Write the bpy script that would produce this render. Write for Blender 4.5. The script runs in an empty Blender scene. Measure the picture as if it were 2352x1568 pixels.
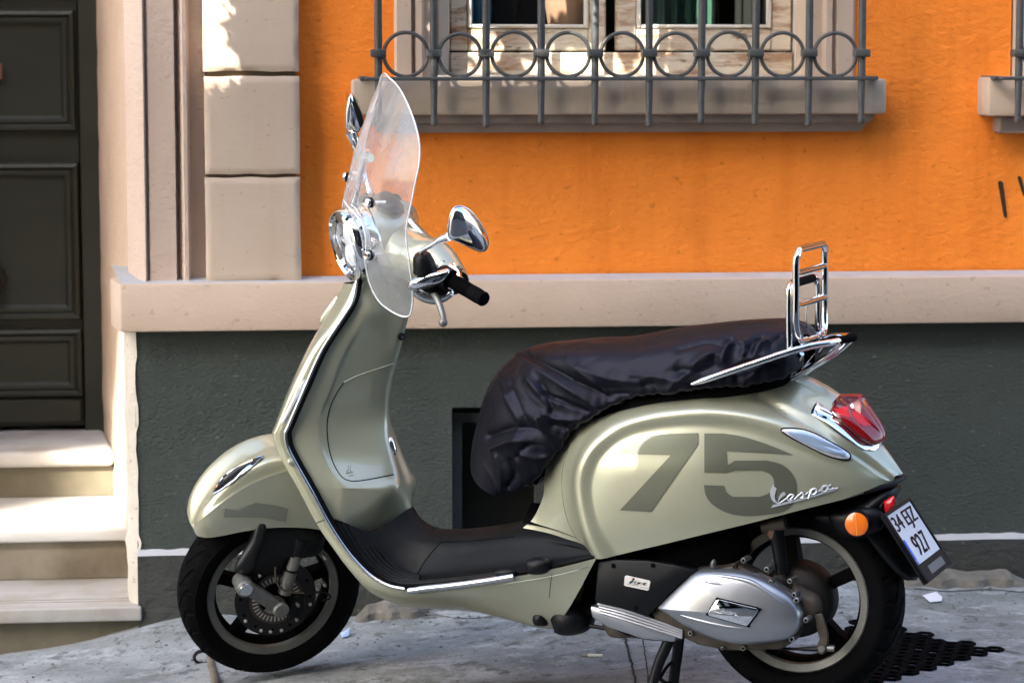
import bpy, bmesh, math, random
from mathutils import Vector, Matrix
from mathutils.bvhtree import BVHTree
from mathutils import noise as mnoise

rnd = random.Random(7)
SC = bpy.context.scene
COL = SC.collection
R = math.radians

# ------------------------------------------------------------------ camera
FPX, PW, PH = 6000.0, 2352.0, 1568.0          # focal length and picture size in photograph units
PITCH, PAN = R(6.3), R(6.0)
CAM = Vector((0, -7.05, 1.467))
FH = Vector((math.sin(PAN), math.cos(PAN), 0))
RT = Vector((math.cos(PAN), -math.sin(PAN), 0))
ZZ = Vector((0, 0, 1))
FW = FH*math.cos(PITCH) - ZZ*math.sin(PITCH)
UP = FH*math.sin(PITCH) + ZZ*math.cos(PITCH)
cam_d = bpy.data.cameras.new('camera')
cam = bpy.data.objects.new('camera', cam_d); COL.objects.link(cam)
cam.matrix_world = Matrix(((RT.x, UP.x, -FW.x, CAM.x), (RT.y, UP.y, -FW.y, CAM.y), (RT.z, UP.z, -FW.z, CAM.z), (0, 0, 0, 1)))
cam_d.lens = 36.0*FPX/PW
cam_d.sensor_width = 36.0
cam_d.clip_end = 500
cam_d.clip_start = 0.1
cam_d.dof.use_dof = True
cam_d.dof.focus_distance = 6.0
cam_d.dof.aperture_fstop = 5.6
SC.camera = cam

# ------------------------------------------------------------------ sky, sun, exposure
TO_SUN = Vector((-0.51, -0.615, 0.60)).normalized()
SUN_EL = math.asin(TO_SUN.z)
SUN_AZ = math.atan2(TO_SUN.x, TO_SUN.y)
wd = bpy.data.worlds.new('World'); SC.world = wd; wd.use_nodes = True
wn = wd.node_tree.nodes; wl = wd.node_tree.links
bg = wn['Background']
sky = wn.new('ShaderNodeTexSky'); sky.sky_type = 'NISHITA'
sky.sun_disc = False
sky.sun_elevation = SUN_EL
sky.sun_rotation = SUN_AZ
sky.air_density = 1.0; sky.dust_density = 2.4; sky.ozone_density = 0.6
wl.new(sky.outputs[0], bg.inputs[0]); bg.inputs[1].default_value = 0.15
sd = bpy.data.lights.new('sun', 'SUN'); sd.energy = 3.6; sd.angle = R(0.45); sd.color = (1, 0.93, 0.82)
sun = bpy.data.objects.new('sun', sd); COL.objects.link(sun)
sun.rotation_euler = TO_SUN.to_track_quat('Z', 'Y').to_euler()
SC.view_settings.view_transform = 'Standard'
SC.view_settings.look = 'None'
SC.view_settings.gamma = 1.0
SC.view_settings.exposure = 2.5

# ------------------------------------------------------------------ helpers
def ray(px, py): return FW + RT*((px-PW/2)/FPX) - UP*((py-PH/2)/FPX)
def at(px, py, Y):                      # point of the world on the upright plane y = Y
    d = ray(px, py); return CAM + d*((Y-CAM.y)/d.y)
def atz(px, py, z):
    d = ray(px, py); return CAM + d*((z-CAM.z)/d.z)

def link(o, parent=None):
    COL.objects.link(o)
    if parent: o.parent = parent
    return o
def smooth_mesh(me, ang=40):
    me.polygons.foreach_set('use_smooth', [True]*len(me.polygons))
    if ang: me.set_sharp_from_angle(angle=R(ang))
def obj(name, V, Fc, mat, parent=None, smooth=40, xf=None):
    me = bpy.data.meshes.new(name)
    if xf is not None: V = [xf @ Vector(v) for v in V]
    me.from_pydata([tuple(v) for v in V], [], [tuple(f) for f in Fc])
    me.validate(); me.update()
    bm = bmesh.new(); bm.from_mesh(me); bmesh.ops.recalc_face_normals(bm, faces=bm.faces[:]); bm.to_mesh(me); bm.free()
    if smooth: smooth_mesh(me, smooth)
    if mat: me.materials.append(mat)
    return link(bpy.data.objects.new(name, me), parent)
def thing(name, label, cat, loc=(0, 0, 0), group=None):
    o = bpy.data.objects.new(name, None); COL.objects.link(o); o.location = loc
    o['label'] = label; o['category'] = cat
    if group: o['group'] = group
    return o
def tag(o, label, cat, group=None):
    o['label'] = label; o['category'] = cat
    if group: o['group'] = group
    return o

class MB:                               # gathers several shapes into one mesh
    def __init__(s): s.V = []; s.F = []
    def add(s, VF):
        V, Fc = VF; n = len(s.V)
        s.V += [Vector(v) for v in V]; s.F += [tuple(i+n for i in f) for f in Fc]; return s
    def build(s, name, mat, parent=None, smooth=40, xf=None): return obj(name, s.V, s.F, mat, parent, smooth, xf)

def cr(p0, p1, p2, p3, t):
    return 0.5*((2*p1) + (p2-p0)*t + (2*p0-5*p1+4*p2-p3)*t*t + (3*p1-p0-3*p2+p3)*t*t*t)
def spline(P, n, closed=False):
    P = [Vector(p) for p in P]; m = len(P); out = []
    segs = m if closed else m-1
    for i in range(segs):
        if closed: a, b, c, d = P[i-1], P[i], P[(i+1) % m], P[(i+2) % m]
        else:
            b, c = P[i], P[i+1]
            a = P[i-1] if i else b*2-c
            d = P[i+2] if i+2 < m else c*2-b
        for k in range(n): out.append(cr(a, b, c, d, k/n))
    if not closed: out.append(P[-1])
    return out
def loft(rows, nu=4, nv=4, closed_u=False):
    rows = [spline(r, nu, closed_u) for r in rows]
    cols = list(zip(*rows)); cols = [spline(c, nv) for c in cols]
    nr, nc = len(cols[0]), len(cols)
    V = [cols[j][i] for i in range(nr) for j in range(nc)]
    Fc = []
    for i in range(nr-1):
        for j in range(nc if closed_u else nc-1):
            k = (j+1) % nc
            Fc.append((i*nc+j, i*nc+k, (i+1)*nc+k, (i+1)*nc+j))
    return V, Fc, nr, nc
def mirror_row(row):                    # left half to the centre -> full width
    row = [Vector(p) for p in row]
    return row + [Vector((p.x, -p.y, p.z)) for p in row[-2::-1]]
def tube(path, r, seg=10, n=0, closed=False, caps=True):
    P = spline(path, n, closed) if n else [Vector(p) for p in path]
    m = len(P); rad = r if callable(r) else (lambda t: r)
    V = []; Fc = []; nrm = None
    for i, p in enumerate(P):
        if closed: t = (P[(i+1) % m]-P[i-1])
        else: t = P[min(i+1, m-1)]-P[max(i-1, 0)]
        t.normalize()
        if nrm is None:
            nrm = t.orthogonal().normalized()
        else:
            nrm = (nrm - t*nrm.dot(t)).normalized()
        b = t.cross(nrm); rr = rad(i/max(1, m-1))
        for k in range(seg):
            a = 2*math.pi*k/seg
            V.append(p + (nrm*math.cos(a)+b*math.sin(a))*rr)
    for i in range(m if closed else m-1):
        j = (i+1) % m
        for k in range(seg):
            l = (k+1) % seg
            Fc.append((i*seg+k, i*seg+l, j*seg+l, j*seg+k))
    if caps and not closed:
        Fc.append(tuple(range(seg))[::-1]); Fc.append(tuple((m-1)*seg+k for k in range(seg)))
    return V, Fc
def cyl(a, b, r, seg=20, r2=None, bev=0.0):
    a, b = Vector(a), Vector(b); r2 = r if r2 is None else r2
    if bev:
        d = (b-a).normalized()*bev
        P = [a, a+d*.001, a+d, b-d, b-d*.001, b]; rs = [r-bev, r-bev*.95, r, r2, r2-bev*.95, r2-bev]
    else: P = [a, b]; rs = [r, r2]
    return tube(P, lambda t: rs[int(round(t*(len(P)-1)))], seg)
def lathe(prof, c, axis, seg=64, closed=False, arc=None):   # prof: (radius, offset along the axis)
    c = Vector(c); axis = Vector(axis).normalized(); u = axis.orthogonal().normalized()
    if abs(axis.y) > .99: u = Vector((1, 0, 0))
    w = axis.cross(u); V = []; Fc = []; m = len(prof)
    for i in range(seg):
        a = 2*math.pi*i/seg; d = u*math.cos(a)+w*math.sin(a)
        for r, o in prof: V.append(c + d*r + axis*o)
    for i in range(seg):
        k = (i+1) % seg
        for j in range(m if closed else m-1):
            l = (j+1) % m
            Fc.append((i*m+j, i*m+l, k*m+l, k*m+j))
    return V, Fc
def box(x0, x1, y0, y1, z0, z1, bev=0.0, seg=1):
    bm = bmesh.new(); bmesh.ops.create_cube(bm, size=1)
    for v in bm.verts:
        v.co = Vector((x0+(v.co.x+.5)*(x1-x0), y0+(v.co.y+.5)*(y1-y0), z0+(v.co.z+.5)*(z1-z0)))
    if bev: bmesh.ops.bevel(bm, geom=bm.edges[:], offset=bev, segments=seg, profile=.5, affect='EDGES')
    bm.verts.ensure_lookup_table(); bm.verts.index_update()
    V = [v.co.copy() for v in bm.verts]; Fc = [tuple(v.index for v in f.verts) for f in bm.faces]; bm.free()
    return V, Fc
def prism(pts, d, bev=0.0, seg=2, hole=None):   # polygon (3D, planar) pushed along d
    bm = bmesh.new(); d = Vector(d)
    a = [bm.verts.new(Vector(p)) for p in pts]
    f = bm.faces.new(a)
    r = bmesh.ops.extrude_face_region(bm, geom=[f])
    for v in [g for g in r['geom'] if isinstance(g, bmesh.types.BMVert)]: v.co += d
    bmesh.ops.recalc_face_normals(bm, faces=bm.faces[:])
    if bev:
        bmesh.ops.bevel(bm, geom=bm.edges[:], offset=bev, segments=seg, profile=.5, affect='EDGES', clamp_overlap=True)
    bm.verts.index_update()
    V = [v.co.copy() for v in bm.verts]; Fc = [tuple(v.index for v in f.verts) for f in bm.faces]; bm.free()
    return V, Fc
def extrude_profile(prof, z0, z1, ns=1):         # prof: list of (x, y); upright moulding
    V = []; Fc = []; m = len(prof)
    for k in range(ns+1):
        z = z0+(z1-z0)*k/ns
        V += [Vector((x, y, z)) for x, y in prof]
    for k in range(ns):
        for j in range(m-1): Fc.append((k*m+j, k*m+j+1, (k+1)*m+j+1, (k+1)*m+j))
    return V, Fc
def pillow(ring, thick, rings=6, n=4, both=True, p=0.5, ctr=None):
    """ring: closed outline (3D, about planar); swells by 'thick' (a vector) towards its centre."""
    P = spline(ring, n, True); m = len(P); thick = Vector(thick)
    c = Vector(ctr) if ctr is not None else sum(P, Vector())/m
    V = []; Fc = []
    def side(sgn):
        base = len(V)
        for k in range(rings):
            s = math.cos(math.pi/2*k/rings); h = (1-s*s)**p
            V.extend([c+(q-c)*s + thick*h*sgn for q in P])
        V.append(c+thick*sgn)
        for k in range(rings-1):
            for i in range(m):
                j = (i+1) % m
                Fc.append((base+k*m+i, base+k*m+j, base+(k+1)*m+j, base+(k+1)*m+i))
        for i in range(m): Fc.append((base+(rings-1)*m+i, base+(rings-1)*m+(i+1) % m, base+rings*m))
    side(1)
    if both: side(-1)
    bm = bmesh.new(); vs = [bm.verts.new(v) for v in V]
    for f in Fc:
        try: bm.faces.new([vs[i] for i in f])
        except ValueError: pass
    bmesh.ops.remove_doubles(bm, verts=bm.verts[:], dist=1e-5); bm.verts.index_update()
    V2 = [v.co.copy() for v in bm.verts]; F2 = [tuple(v.index for v in f.verts) for f in bm.faces]; bm.free()
    return V2, F2

# ------------------------------------------------------------------ materials
def ramp(nt, stops, src):
    r = nt.nodes.new('ShaderNodeValToRGB'); e = r.color_ramp.elements
    while len(e) < len(stops): e.new(0.5)
    for i, (p, c) in enumerate(stops):
        e[i].position = p; e[i].color = (c[0], c[1], c[2], 1) if not isinstance(c, (int, float)) else (c, c, c, 1)
    nt.links.new(src, r.inputs[0]); return r.outputs[0]
def noise(nt, scale, detail=4, rough=.55, vec=None, dist=0, stretch=None):
    t = nt.nodes.new('ShaderNodeTexCoord'); n = nt.nodes.new('ShaderNodeTexNoise')
    n.inputs['Scale'].default_value = scale; n.inputs['Detail'].default_value = detail
    n.inputs['Roughness'].default_value = rough; n.inputs['Distortion'].default_value = dist
    if stretch:
        mp = nt.nodes.new('ShaderNodeMapping'); mp.inputs['Scale'].default_value = stretch
        nt.links.new(t.outputs['Object'], mp.inputs[0]); nt.links.new(mp.outputs[0], n.inputs['Vector'])
    else: nt.links.new(t.outputs['Object'], n.inputs['Vector'])
    return n.outputs['Fac']
def mixc(nt, fac, a, b, mode='MIX'):
    m = nt.nodes.new('ShaderNodeMix'); m.data_type = 'RGBA'; m.blend_type = mode
    for s, v in ((m.inputs[0], fac), (m.inputs[6], a), (m.inputs[7], b)):
        if hasattr(v, 'is_output'): nt.links.new(v, s)
        elif isinstance(v, (int, float)): s.default_value = v
        else: s.default_value = (v[0], v[1], v[2], 1)
    return m.outputs[2]
def math_n(nt, op, a, b=None):
    m = nt.nodes.new('ShaderNodeMath'); m.operation = op
    for i, v in enumerate((a, b)):
        if v is None: continue
        if hasattr(v, 'is_output'): nt.links.new(v, m.inputs[i])
        else: m.inputs[i].default_value = v
    return m.outputs[0]
def bump(nt, h, strength, dist, prev=None):
    b = nt.nodes.new('ShaderNodeBump'); b.inputs['Strength'].default_value = strength; b.inputs['Distance'].default_value = dist
    nt.links.new(h, b.inputs['Height'])
    if prev is not None: nt.links.new(prev, b.inputs['Normal'])
    return b.outputs[0]
def mat(name, col, rough=.5, metal=0, coat=0, var=0, vscale=8, bumps=(), spec=.5, col2=None, coat_rough=.03, rvar=0):
    m = bpy.data.materials.new(name); m.use_nodes = True; nt = m.node_tree; p = nt.nodes['Principled BSDF']
    p.inputs['Base Color'].default_value = (*col, 1); p.inputs['Roughness'].default_value = rough
    p.inputs['Metallic'].default_value = metal; p.inputs['Coat Weight'].default_value = coat
    p.inputs['Coat Roughness'].default_value = coat_rough; p.inputs['Coat IOR'].default_value = 1.6; p.inputs['Specular IOR Level'].default_value = spec
    if var or col2:
        f = noise(nt, vscale, 6, .6); f = ramp(nt, [(.3, 0), (.7, 1)], f)
        c2 = col2 or [c*(1-var) for c in col]
        nt.links.new(mixc(nt, f, col, c2), p.inputs['Base Color'])
    if rvar:
        f = noise(nt, vscale*2.3, 5, .6); nt.links.new(ramp(nt, [(.3, max(0, rough-rvar)), (.7, min(1, rough+rvar))], f), p.inputs['Roughness'])
    prev = None
    for (sc, st, di) in bumps: prev = bump(nt, noise(nt, sc, 5, .6), st, di, prev)
    if prev is not None: nt.links.new(prev, p.inputs['Normal'])
    return m

def stucco(name, col, dirt, scale=60, amount=.5, dist=.006, fine=260, spots=None, spot_amt=.6, vstreak=None):
    m = bpy.data.materials.new(name); m.use_nodes = True; nt = m.node_tree; p = nt.nodes['Principled BSDF']
    p.inputs['Roughness'].default_value = .85; p.inputs['Specular IOR Level'].default_value = .25
    big = ramp(nt, [(.35, 0), (.75, 1)], noise(nt, 1.7, 6, .6))
    mid = ramp(nt, [(.45, 0), (.8, 1)], noise(nt, 9, 6, .65))
    c = mixc(nt, math_n(nt, 'MULTIPLY', big, .55), col, dirt)
    c = mixc(nt, math_n(nt, 'MULTIPLY', mid, .35), c, dirt)
    if vstreak:
        s = ramp(nt, [(.5, 0), (.72, 1)], noise(nt, 1, 5, .6, stretch=(9, 9, .9)))
        c = mixc(nt, math_n(nt, 'MULTIPLY', s, .5), c, vstreak)
    if spots:
        s = ramp(nt, [(.66, 0), (.72, 1)], noise(nt, 42, 3, .5, stretch=(1, 1, 1.4)))
        c = mixc(nt, math_n(nt, 'MULTIPLY', s, spot_amt), c, spots)
    nt.links.new(c, p.inputs['Base Color'])
    b = bump(nt, noise(nt, scale, 6, .62, dist=.15, stretch=(.75, .75, 1.2)), amount, dist)
    b = bump(nt, noise(nt, fine, 4, .6), amount*.6, dist*.35, b)
    b = bump(nt, noise(nt, 6, 3, .5), amount*.5, dist*3, b)
    nt.links.new(b, p.inputs['Normal'])
    return m

M = {}
M['orange'] = stucco('orange_stucco', (.98, .283, .036), (.95, .245, .024), 55, .6, .008, 240, (.50, .13, .010), .4, (.78, .19, .016))
M['plinth'] = stucco('grey_green_stucco', (.074, .088, .077), (.050, .060, .053), 100, 1.0, .012, 300, (.19, .21, .185), .5)
M['beige'] = stucco('beige_stone_paint', (.545, .43, .335), (.45, .34, .255), 70, .35, .006, 240, (.25, .18, .13), .35)
def reveal_mat():
    m = stucco('reveal_plaster', (.55, .42, .32), (.42, .30, .22), 40, .55, .01, 200); nt = m.node_tree; p = nt.nodes['Principled BSDF']
    c = p.inputs['Base Color'].links[0].from_socket
    tc = nt.nodes.new('ShaderNodeTexCoord'); sp = nt.nodes.new('ShaderNodeSeparateXYZ'); nt.links.new(tc.outputs['Object'], sp.inputs[0])
    low = ramp(nt, [(.0, 1), (1.0, 0)], math_n(nt, 'ADD', math_n(nt, 'MULTIPLY', sp.outputs[2], 1.5), math_n(nt, 'MULTIPLY', noise(nt, 4, 3), .3)))
    f = math_n(nt, 'MULTIPLY', ramp(nt, [(.44, 0), (.50, 1)], noise(nt, 5, 6, .65, stretch=(1, 1, .7))), low)
    c = mixc(nt, f, c, (.66, .60, .50))
    g = math_n(nt, 'MULTIPLY', ramp(nt, [(.54, 0), (.60, 1)], noise(nt, 7, 6, .7, dist=.6)), low)
    c = mixc(nt, g, c, (.20, .125, .075))
    nt.links.new(c, p.inputs['Base Color']); return m
M['reveal'] = reveal_mat()
M['arris'] = stucco('worn_arris_plaster', (.58, .54, .47), (.36, .30, .22), 30, .6, .01, 200, (.20, .14, .09), .5)
M['quoin'] = stucco('smooth_beige_paint', (.565, .455, .36), (.47, .365, .28), 30, .22, .005, 200, (.34, .22, .12), .35, (.48, .35, .25))
M['surround'] = stucco('rough_surround_paint', (.56, .44, .36), (.47, .355, .28), 48, .6, .007, 220, (.33, .23, .16), .35)
M['sill'] = stucco('sill_stone', (.53, .43, .335), (.34, .27, .20), 30, .3, .006, 180, None, 0, (.22, .18, .15))
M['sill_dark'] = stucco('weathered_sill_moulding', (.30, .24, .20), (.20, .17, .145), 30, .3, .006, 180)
M['lit_edge'] = stucco('lit_edge_tone', (.47, .475, .48), (.25, .245, .23), 60, .4, .006)  # pale tone puts the light on the ledge tops into the colour
M['joint'] = mat('dark_joint', (.13, .10, .07), .9, bumps=((80, .5, .004),))
M['door'] = mat('dark_green_door_paint', (.031, .034, .023), .5, var=.25, vscale=3, bumps=((40, .12, .002), (6, .1, .004)), rvar=.08)
M['door_metal'] = mat('dark_bronze', (.05, .045, .035), .4, .8, bumps=((60, .3, .003),))
def marble_mat():
    m = bpy.data.materials.new('worn_marble'); m.use_nodes = True; nt = m.node_tree; p = nt.nodes['Principled BSDF']
    f = ramp(nt, [(.35, 0), (.7, 1)], noise(nt, 1.2, 7, .65, stretch=(.8, 3, 6)))
    c = mixc(nt, f, (.56, .57, .57), (.40, .37, .32))
    g = ramp(nt, [(.52, 0), (.75, 1)], noise(nt, 5, 6, .6))
    c = mixc(nt, math_n(nt, 'MULTIPLY', g, .75), c, (.27, .22, .14))
    nt.links.new(c, p.inputs['Base Color']); p.inputs['Roughness'].default_value = .42
    nt.links.new(bump(nt, noise(nt, 30, 4), .15, .004), p.inputs['Normal']); return m
M['marble'] = marble_mat()
M['riser'] = mat('dirty_marble_riser', (.30, .265, .21), .6, col2=(.13, .105, .07), vscale=4, bumps=((30, .25, .004),))
M['riser_dark'] = mat('grimy_marble_riser', (.17, .15, .10), .6, col2=(.085, .075, .05), vscale=5, bumps=((30, .25, .004),))
M['wood'] = None
def wood_mat():
    m = bpy.data.materials.new('peeling_cream_wood'); m.use_nodes = True; nt = m.node_tree; p = nt.nodes['Principled BSDF']
    f = ramp(nt, [(.46, 0), (.6, 1)], noise(nt, 4, 8, .7, stretch=(1.2, 2, 6)))
    c = mixc(nt, f, (.62, .55, .43), (.36, .22, .13))
    g = ramp(nt, [(.6, 0), (.68, 1)], noise(nt, 14, 6, .6, stretch=(1, 1, 3)))
    c = mixc(nt, g, c, (.14, .085, .05))
    nt.links.new(c, p.inputs['Base Color']); p.inputs['Roughness'].default_value = .6
    nt.links.new(bump(nt, f, .5, .003), p.inputs['Normal']); return m
M['wood'] = wood_mat()
M['white_wood'] = mat('white_window_paint', (.70, .68, .62), .5, col2=(.55, .50, .42), vscale=7, bumps=((30, .2, .003),))
M['iron'] = mat('grey_painted_iron', (.062, .068, .068), .5, .0, col2=(.060, .062, .058), vscale=14, bumps=((90, .6, .004), (30, .5, .005)), rvar=.1)
def rusty(m, amount=.5):
    nt = m.node_tree; p = nt.nodes['Principled BSDF']; l = p.inputs['Base Color'].links[0]; c = l.from_socket
    f = ramp(nt, [(.64, 0), (.70, 1)], noise(nt, 18, 6, .65)); nt.links.new(mixc(nt, math_n(nt, 'MULTIPLY', f, amount), c, (.11, .055, .03)), p.inputs['Base Color'])
rusty(M['iron'])
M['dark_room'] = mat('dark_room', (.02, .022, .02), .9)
M['terracotta'] = mat('terracotta', (.42, .20, .12), .8, col2=(.30, .24, .19), vscale=9, bumps=((60, .3, .003),))
M['blue_board'] = mat('blue_curtain', (.06, .24, .40), .8, col2=(.20, .42, .55), vscale=10)
M['green_cloth'] = mat('green_curtain', (.08, .20, .15), .9, col2=(.03, .07, .06), vscale=5)
def glass_mat(name, tint, refl=.08, haze=0.0, hcol=(.8, .8, .8), ior=1.45, rough=.0):
    m = bpy.data.materials.new(name); m.use_nodes = True; nt = m.node_tree; nt.nodes.clear()
    o = nt.nodes.new('ShaderNodeOutputMaterial'); t = nt.nodes.new('ShaderNodeBsdfTransparent'); g = nt.nodes.new('ShaderNodeBsdfGlossy')
    t.inputs[0].default_value = (*tint, 1); g.inputs['Roughness'].default_value = rough
    fr = nt.nodes.new('ShaderNodeLayerWeight'); fr.inputs[0].default_value = .5
    f = math_n(nt, 'ADD', math_n(nt, 'MULTIPLY', math_n(nt, 'POWER', fr.outputs['Facing'], 5), .9), refl); f = math_n(nt, 'MINIMUM', f, 1.0)
    mx = nt.nodes.new('ShaderNodeMixShader'); nt.links.new(f, mx.inputs[0]); nt.links.new(t.outputs[0], mx.inputs[1]); nt.links.new(g.outputs[0], mx.inputs[2])
    out = mx.outputs[0]
    if haze:
        d = nt.nodes.new('ShaderNodeBsdfTranslucent'); d.inputs[0].default_value = (*hcol, 1)
        d2 = nt.nodes.new('ShaderNodeBsdfDiffuse'); d2.inputs[0].default_value = (*hcol, 1)
        a = nt.nodes.new('ShaderNodeMixShader'); a.inputs[0].default_value = .5
        nt.links.new(d.outputs[0], a.inputs[1]); nt.links.new(d2.outputs[0], a.inputs[2])
        hz = ramp(nt, [(.3, haze*.6), (.7, haze*1.4)], noise(nt, 6, 4, .6, stretch=(1, 4, 1)))
        m2 = nt.nodes.new('ShaderNodeMixShader'); nt.links.new(hz, m2.inputs[0])
        nt.links.new(out, m2.inputs[1]); nt.links.new(a.outputs[0], m2.inputs[2]); out = m2.outputs[0]
    nt.links.new(out, o.inputs[0]); return m
M['pane'] = glass_mat('window_glass', (.93, .95, .93), .05)
M['acrylic'] = glass_mat('clear_acrylic', (.97, .98, .98), .08, .28, (.85, .87, .88))
M['acrylic_edge'] = mat('acrylic_edge', (.75, .78, .80), .15, coat=1)

M['paint'] = mat('sage_cream_metallic_paint', (.415, .418, .295), .36, .46, 1.0, var=.07, vscale=4,  bumps=((700, .03, .0005),), coat_rough=.015)
M['decal'] = mat('olive_grey_decal', (.140, .148, .104), .36, .5, 1.0, coat_rough=.04)
M['chrome'] = mat('chrome', (.82, .83, .84), .06, 1.0)
M['chrome_worn'] = mat('satin_chrome', (.62, .64, .66), .22, 1.0, var=.15, vscale=30)
M['black'] = mat('black_plastic', (.0042, .0048, .0058), .42, spec=.2, bumps=((300, .08, .001),))
M['black_matte'] = mat('black_underside', (.0025, .0025, .003), .85, spec=.06)
M['rubber'] = mat('black_rubber', (.0026, .0028, .0032), .75, spec=.05, var=.3, vscale=20, bumps=((200, .1, .001),))
M['mat_rubber'] = mat('floor_mat_rubber', (.0026, .0036, .0046), .55, spec=.16, col2=(.0060, .0078, .0085), vscale=7, bumps=((400, .15, .001),), rvar=.08)
M['rim_dark'] = mat('rim_black', (.0014, .0014, .0014), .6, 0, spec=.04)
M['rim_ring'] = mat('rim_silver_ring', (.17, .17, .15), .45, .3, col2=(.10, .097, .085), vscale=12)
M['silver'] = mat('silver_engine_paint', (.33, .345, .37), .34, .8, .3, var=.15, vscale=10, bumps=((300, .05, .001),))
M['alu'] = mat('cast_aluminium', (.25, .25, .23), .45, .7, var=.35, vscale=25, bumps=((120, .3, .002),))
M['rust_alu'] = mat('dirty_cast_aluminium', (.10, .082, .062), .6, .4, col2=(.022, .017, .012), vscale=14, bumps=((90, .4, .003),))
M['disc'] = mat('brake_disc', (.022, .022, .024), .4, .6)
M['rust'] = mat('rusty_steel', (.20, .115, .075), .6, .4)
M['red_lens'] = mat('red_lens', (.22, .0025, .005), .16, 0, .25)
M['red_dark'] = mat('dark_red_lens', (.075, .002, .004), .2, 0, .2)
M['orange_lens'] = mat('orange_reflector', (.78, .16, .008), .2, 0, .8, bumps=((500, .3, .001),))
M['clear_lens'] = mat('clear_lens', (.80, .84, .88), .12, .2, 1.0, var=.25, vscale=40, bumps=((160, .35, .002),))
M['plate_white'] = mat('plate_white', (.66, .70, .74), .35)
M['plate_black'] = mat('plate_black', (.005, .005, .006), .45, spec=.15)
M['plate_blue'] = mat('plate_blue', (.02, .12, .70), .35)
M['grey_print'] = mat('grey_print', (.12, .12, .12), .5)
M['white'] = mat('badge_white', (.62, .60, .55), .35)
M['badge_silver'] = mat('badge_silver', (.62, .65, .68), .35, .45)
M['lamp_white'] = mat('lamp_white', (.85, .86, .86), .3)
M['headlamp_in'] = mat('lamp_reflector', (.9, .92, .94), .28, .8, bumps=((40, .5, .01),))
M['lamp_glass'] = glass_mat('lamp_glass', (.95, .97, 1), .10)
M['mirror_glass'] = mat('mirror_glass', (.5, .52, .53), .02, 1.0)
def cover_mat():
    m = bpy.data.materials.new('black_nylon_cover'); m.use_nodes = True; nt = m.node_tree; p = nt.nodes['Principled BSDF']
    p.inputs['Base Color'].default_value = (.0028, .0030, .0046, 1); p.inputs['Roughness'].default_value = .48; p.inputs['Specular Tint'].default_value = (.70, .72, 1, 1)
    p.inputs['Specular IOR Level'].default_value = .24
    p.inputs['Sheen Weight'].default_value = .0; p.inputs['Sheen Tint'].default_value = (.75, .6, .8, 1); p.inputs['Sheen Roughness'].default_value = .4
    b = bump(nt, noise(nt, 55, 4, .6, dist=1.5), .12, .002)
    b = bump(nt, noise(nt, 7, 2, .4, dist=.6), .12, .010, b)
    for sc_, st_, di_ in ((5, .22, .014), (11, .14, .008)):
        r_ = math_n(nt, 'ABSOLUTE', math_n(nt, 'SUBTRACT', noise(nt, sc_, 2, .45, dist=.9), .5))
        b = bump(nt, ramp(nt, [(0, 0), (.16, 1)], r_), st_, di_*.6, b)
    b = bump(nt, noise(nt, 600, 2), .08, .0006, b)
    nt.links.new(b, p.inputs['Normal']); return m
M['cover'] = cover_mat()
def ground_mat():
    m = bpy.data.materials.new('worn_concrete'); m.use_nodes = True; nt = m.node_tree; p = nt.nodes['Principled BSDF']
    a = ramp(nt, [(.40, 0), (.60, 1)], noise(nt, 3.4, 10, .70, stretch=(.85, 1.1, 1)))
    c = mixc(nt, a, (.275, .292, .292), (.170, .180, .174))
    b = ramp(nt, [(.52, 0), (.62, 1)], noise(nt, 9, 10, .75, stretch=(.8, 1.25, 1)))
    c = mixc(nt, math_n(nt, 'MULTIPLY', b, .75), c, (.39, .405, .41))
    s = ramp(nt, [(.56, 0), (.64, 1)], noise(nt, 16, 6, .65))
    c = mixc(nt, math_n(nt, 'MULTIPLY', s, .7), c, (.075, .075, .068))
    s = ramp(nt, [(.58, 0), (.68, 1)], noise(nt, 95, 4, .6))
    c = mixc(nt, math_n(nt, 'MULTIPLY', s, .6), c, (.035, .035, .032))
    # dark brown band along the shallow channel, fading out towards the right
    tc = nt.nodes.new('ShaderNodeTexCoord'); sp = nt.nodes.new('ShaderNodeSeparateXYZ'); nt.links.new(tc.outputs['Object'], sp.inputs[0])
    w = math_n(nt, 'ADD', sp.outputs[1], math_n(nt, 'MULTIPLY', noise(nt, 3, 4), .16))
    d = math_n(nt, 'ABSOLUTE', math_n(nt, 'ADD', w, .80))
    d = ramp(nt, [(.02, 1), (.17, 0)], d)
    xr = ramp(nt, [(0.0, 1), (1.0, 0)], math_n(nt, 'MULTIPLY', math_n(nt, 'SUBTRACT', sp.outputs[0], .55), 1.6))
    c = mixc(nt, math_n(nt, 'MULTIPLY', math_n(nt, 'MULTIPLY', d, xr), .85), c, (.030, .026, .019))
    nt.links.new(c, p.inputs['Base Color']); p.inputs['Roughness'].default_value = .9; p.inputs['Specular IOR Level'].default_value = .2
    bb = bump(nt, noise(nt, 14, 8, .7), .25, .006); bb = bump(nt, noise(nt, 120, 4, .6), .5, .003, bb)
    nt.links.new(bb, p.inputs['Normal']); return m
M['ground'] = ground_mat()
M['crust'] = mat('broken_mortar', (.20, .19, .16), .9, col2=(.09, .08, .065), vscale=12, bumps=((40, .8, .01), (150, .5, .003)))
M['asphalt'] = mat('asphalt', (.055, .055, .055), .9, var=.3, vscale=4, bumps=((200, .5, .004),))
M['far_wall'] = mat('far_facade_plaster', (.42, .36, .28), .9, var=.2, vscale=.6)
M['far_dark'] = mat('far_window_glass', (.03, .035, .04), .15)
M['leaf'] = mat('leaf', (.05, .09, .025), .6)
M['paper'] = mat('paper', (.68, .70, .74), .8)
M['paper_blue'] = mat('pale_blue_paper', (.36, .46, .62), .8)
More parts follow.
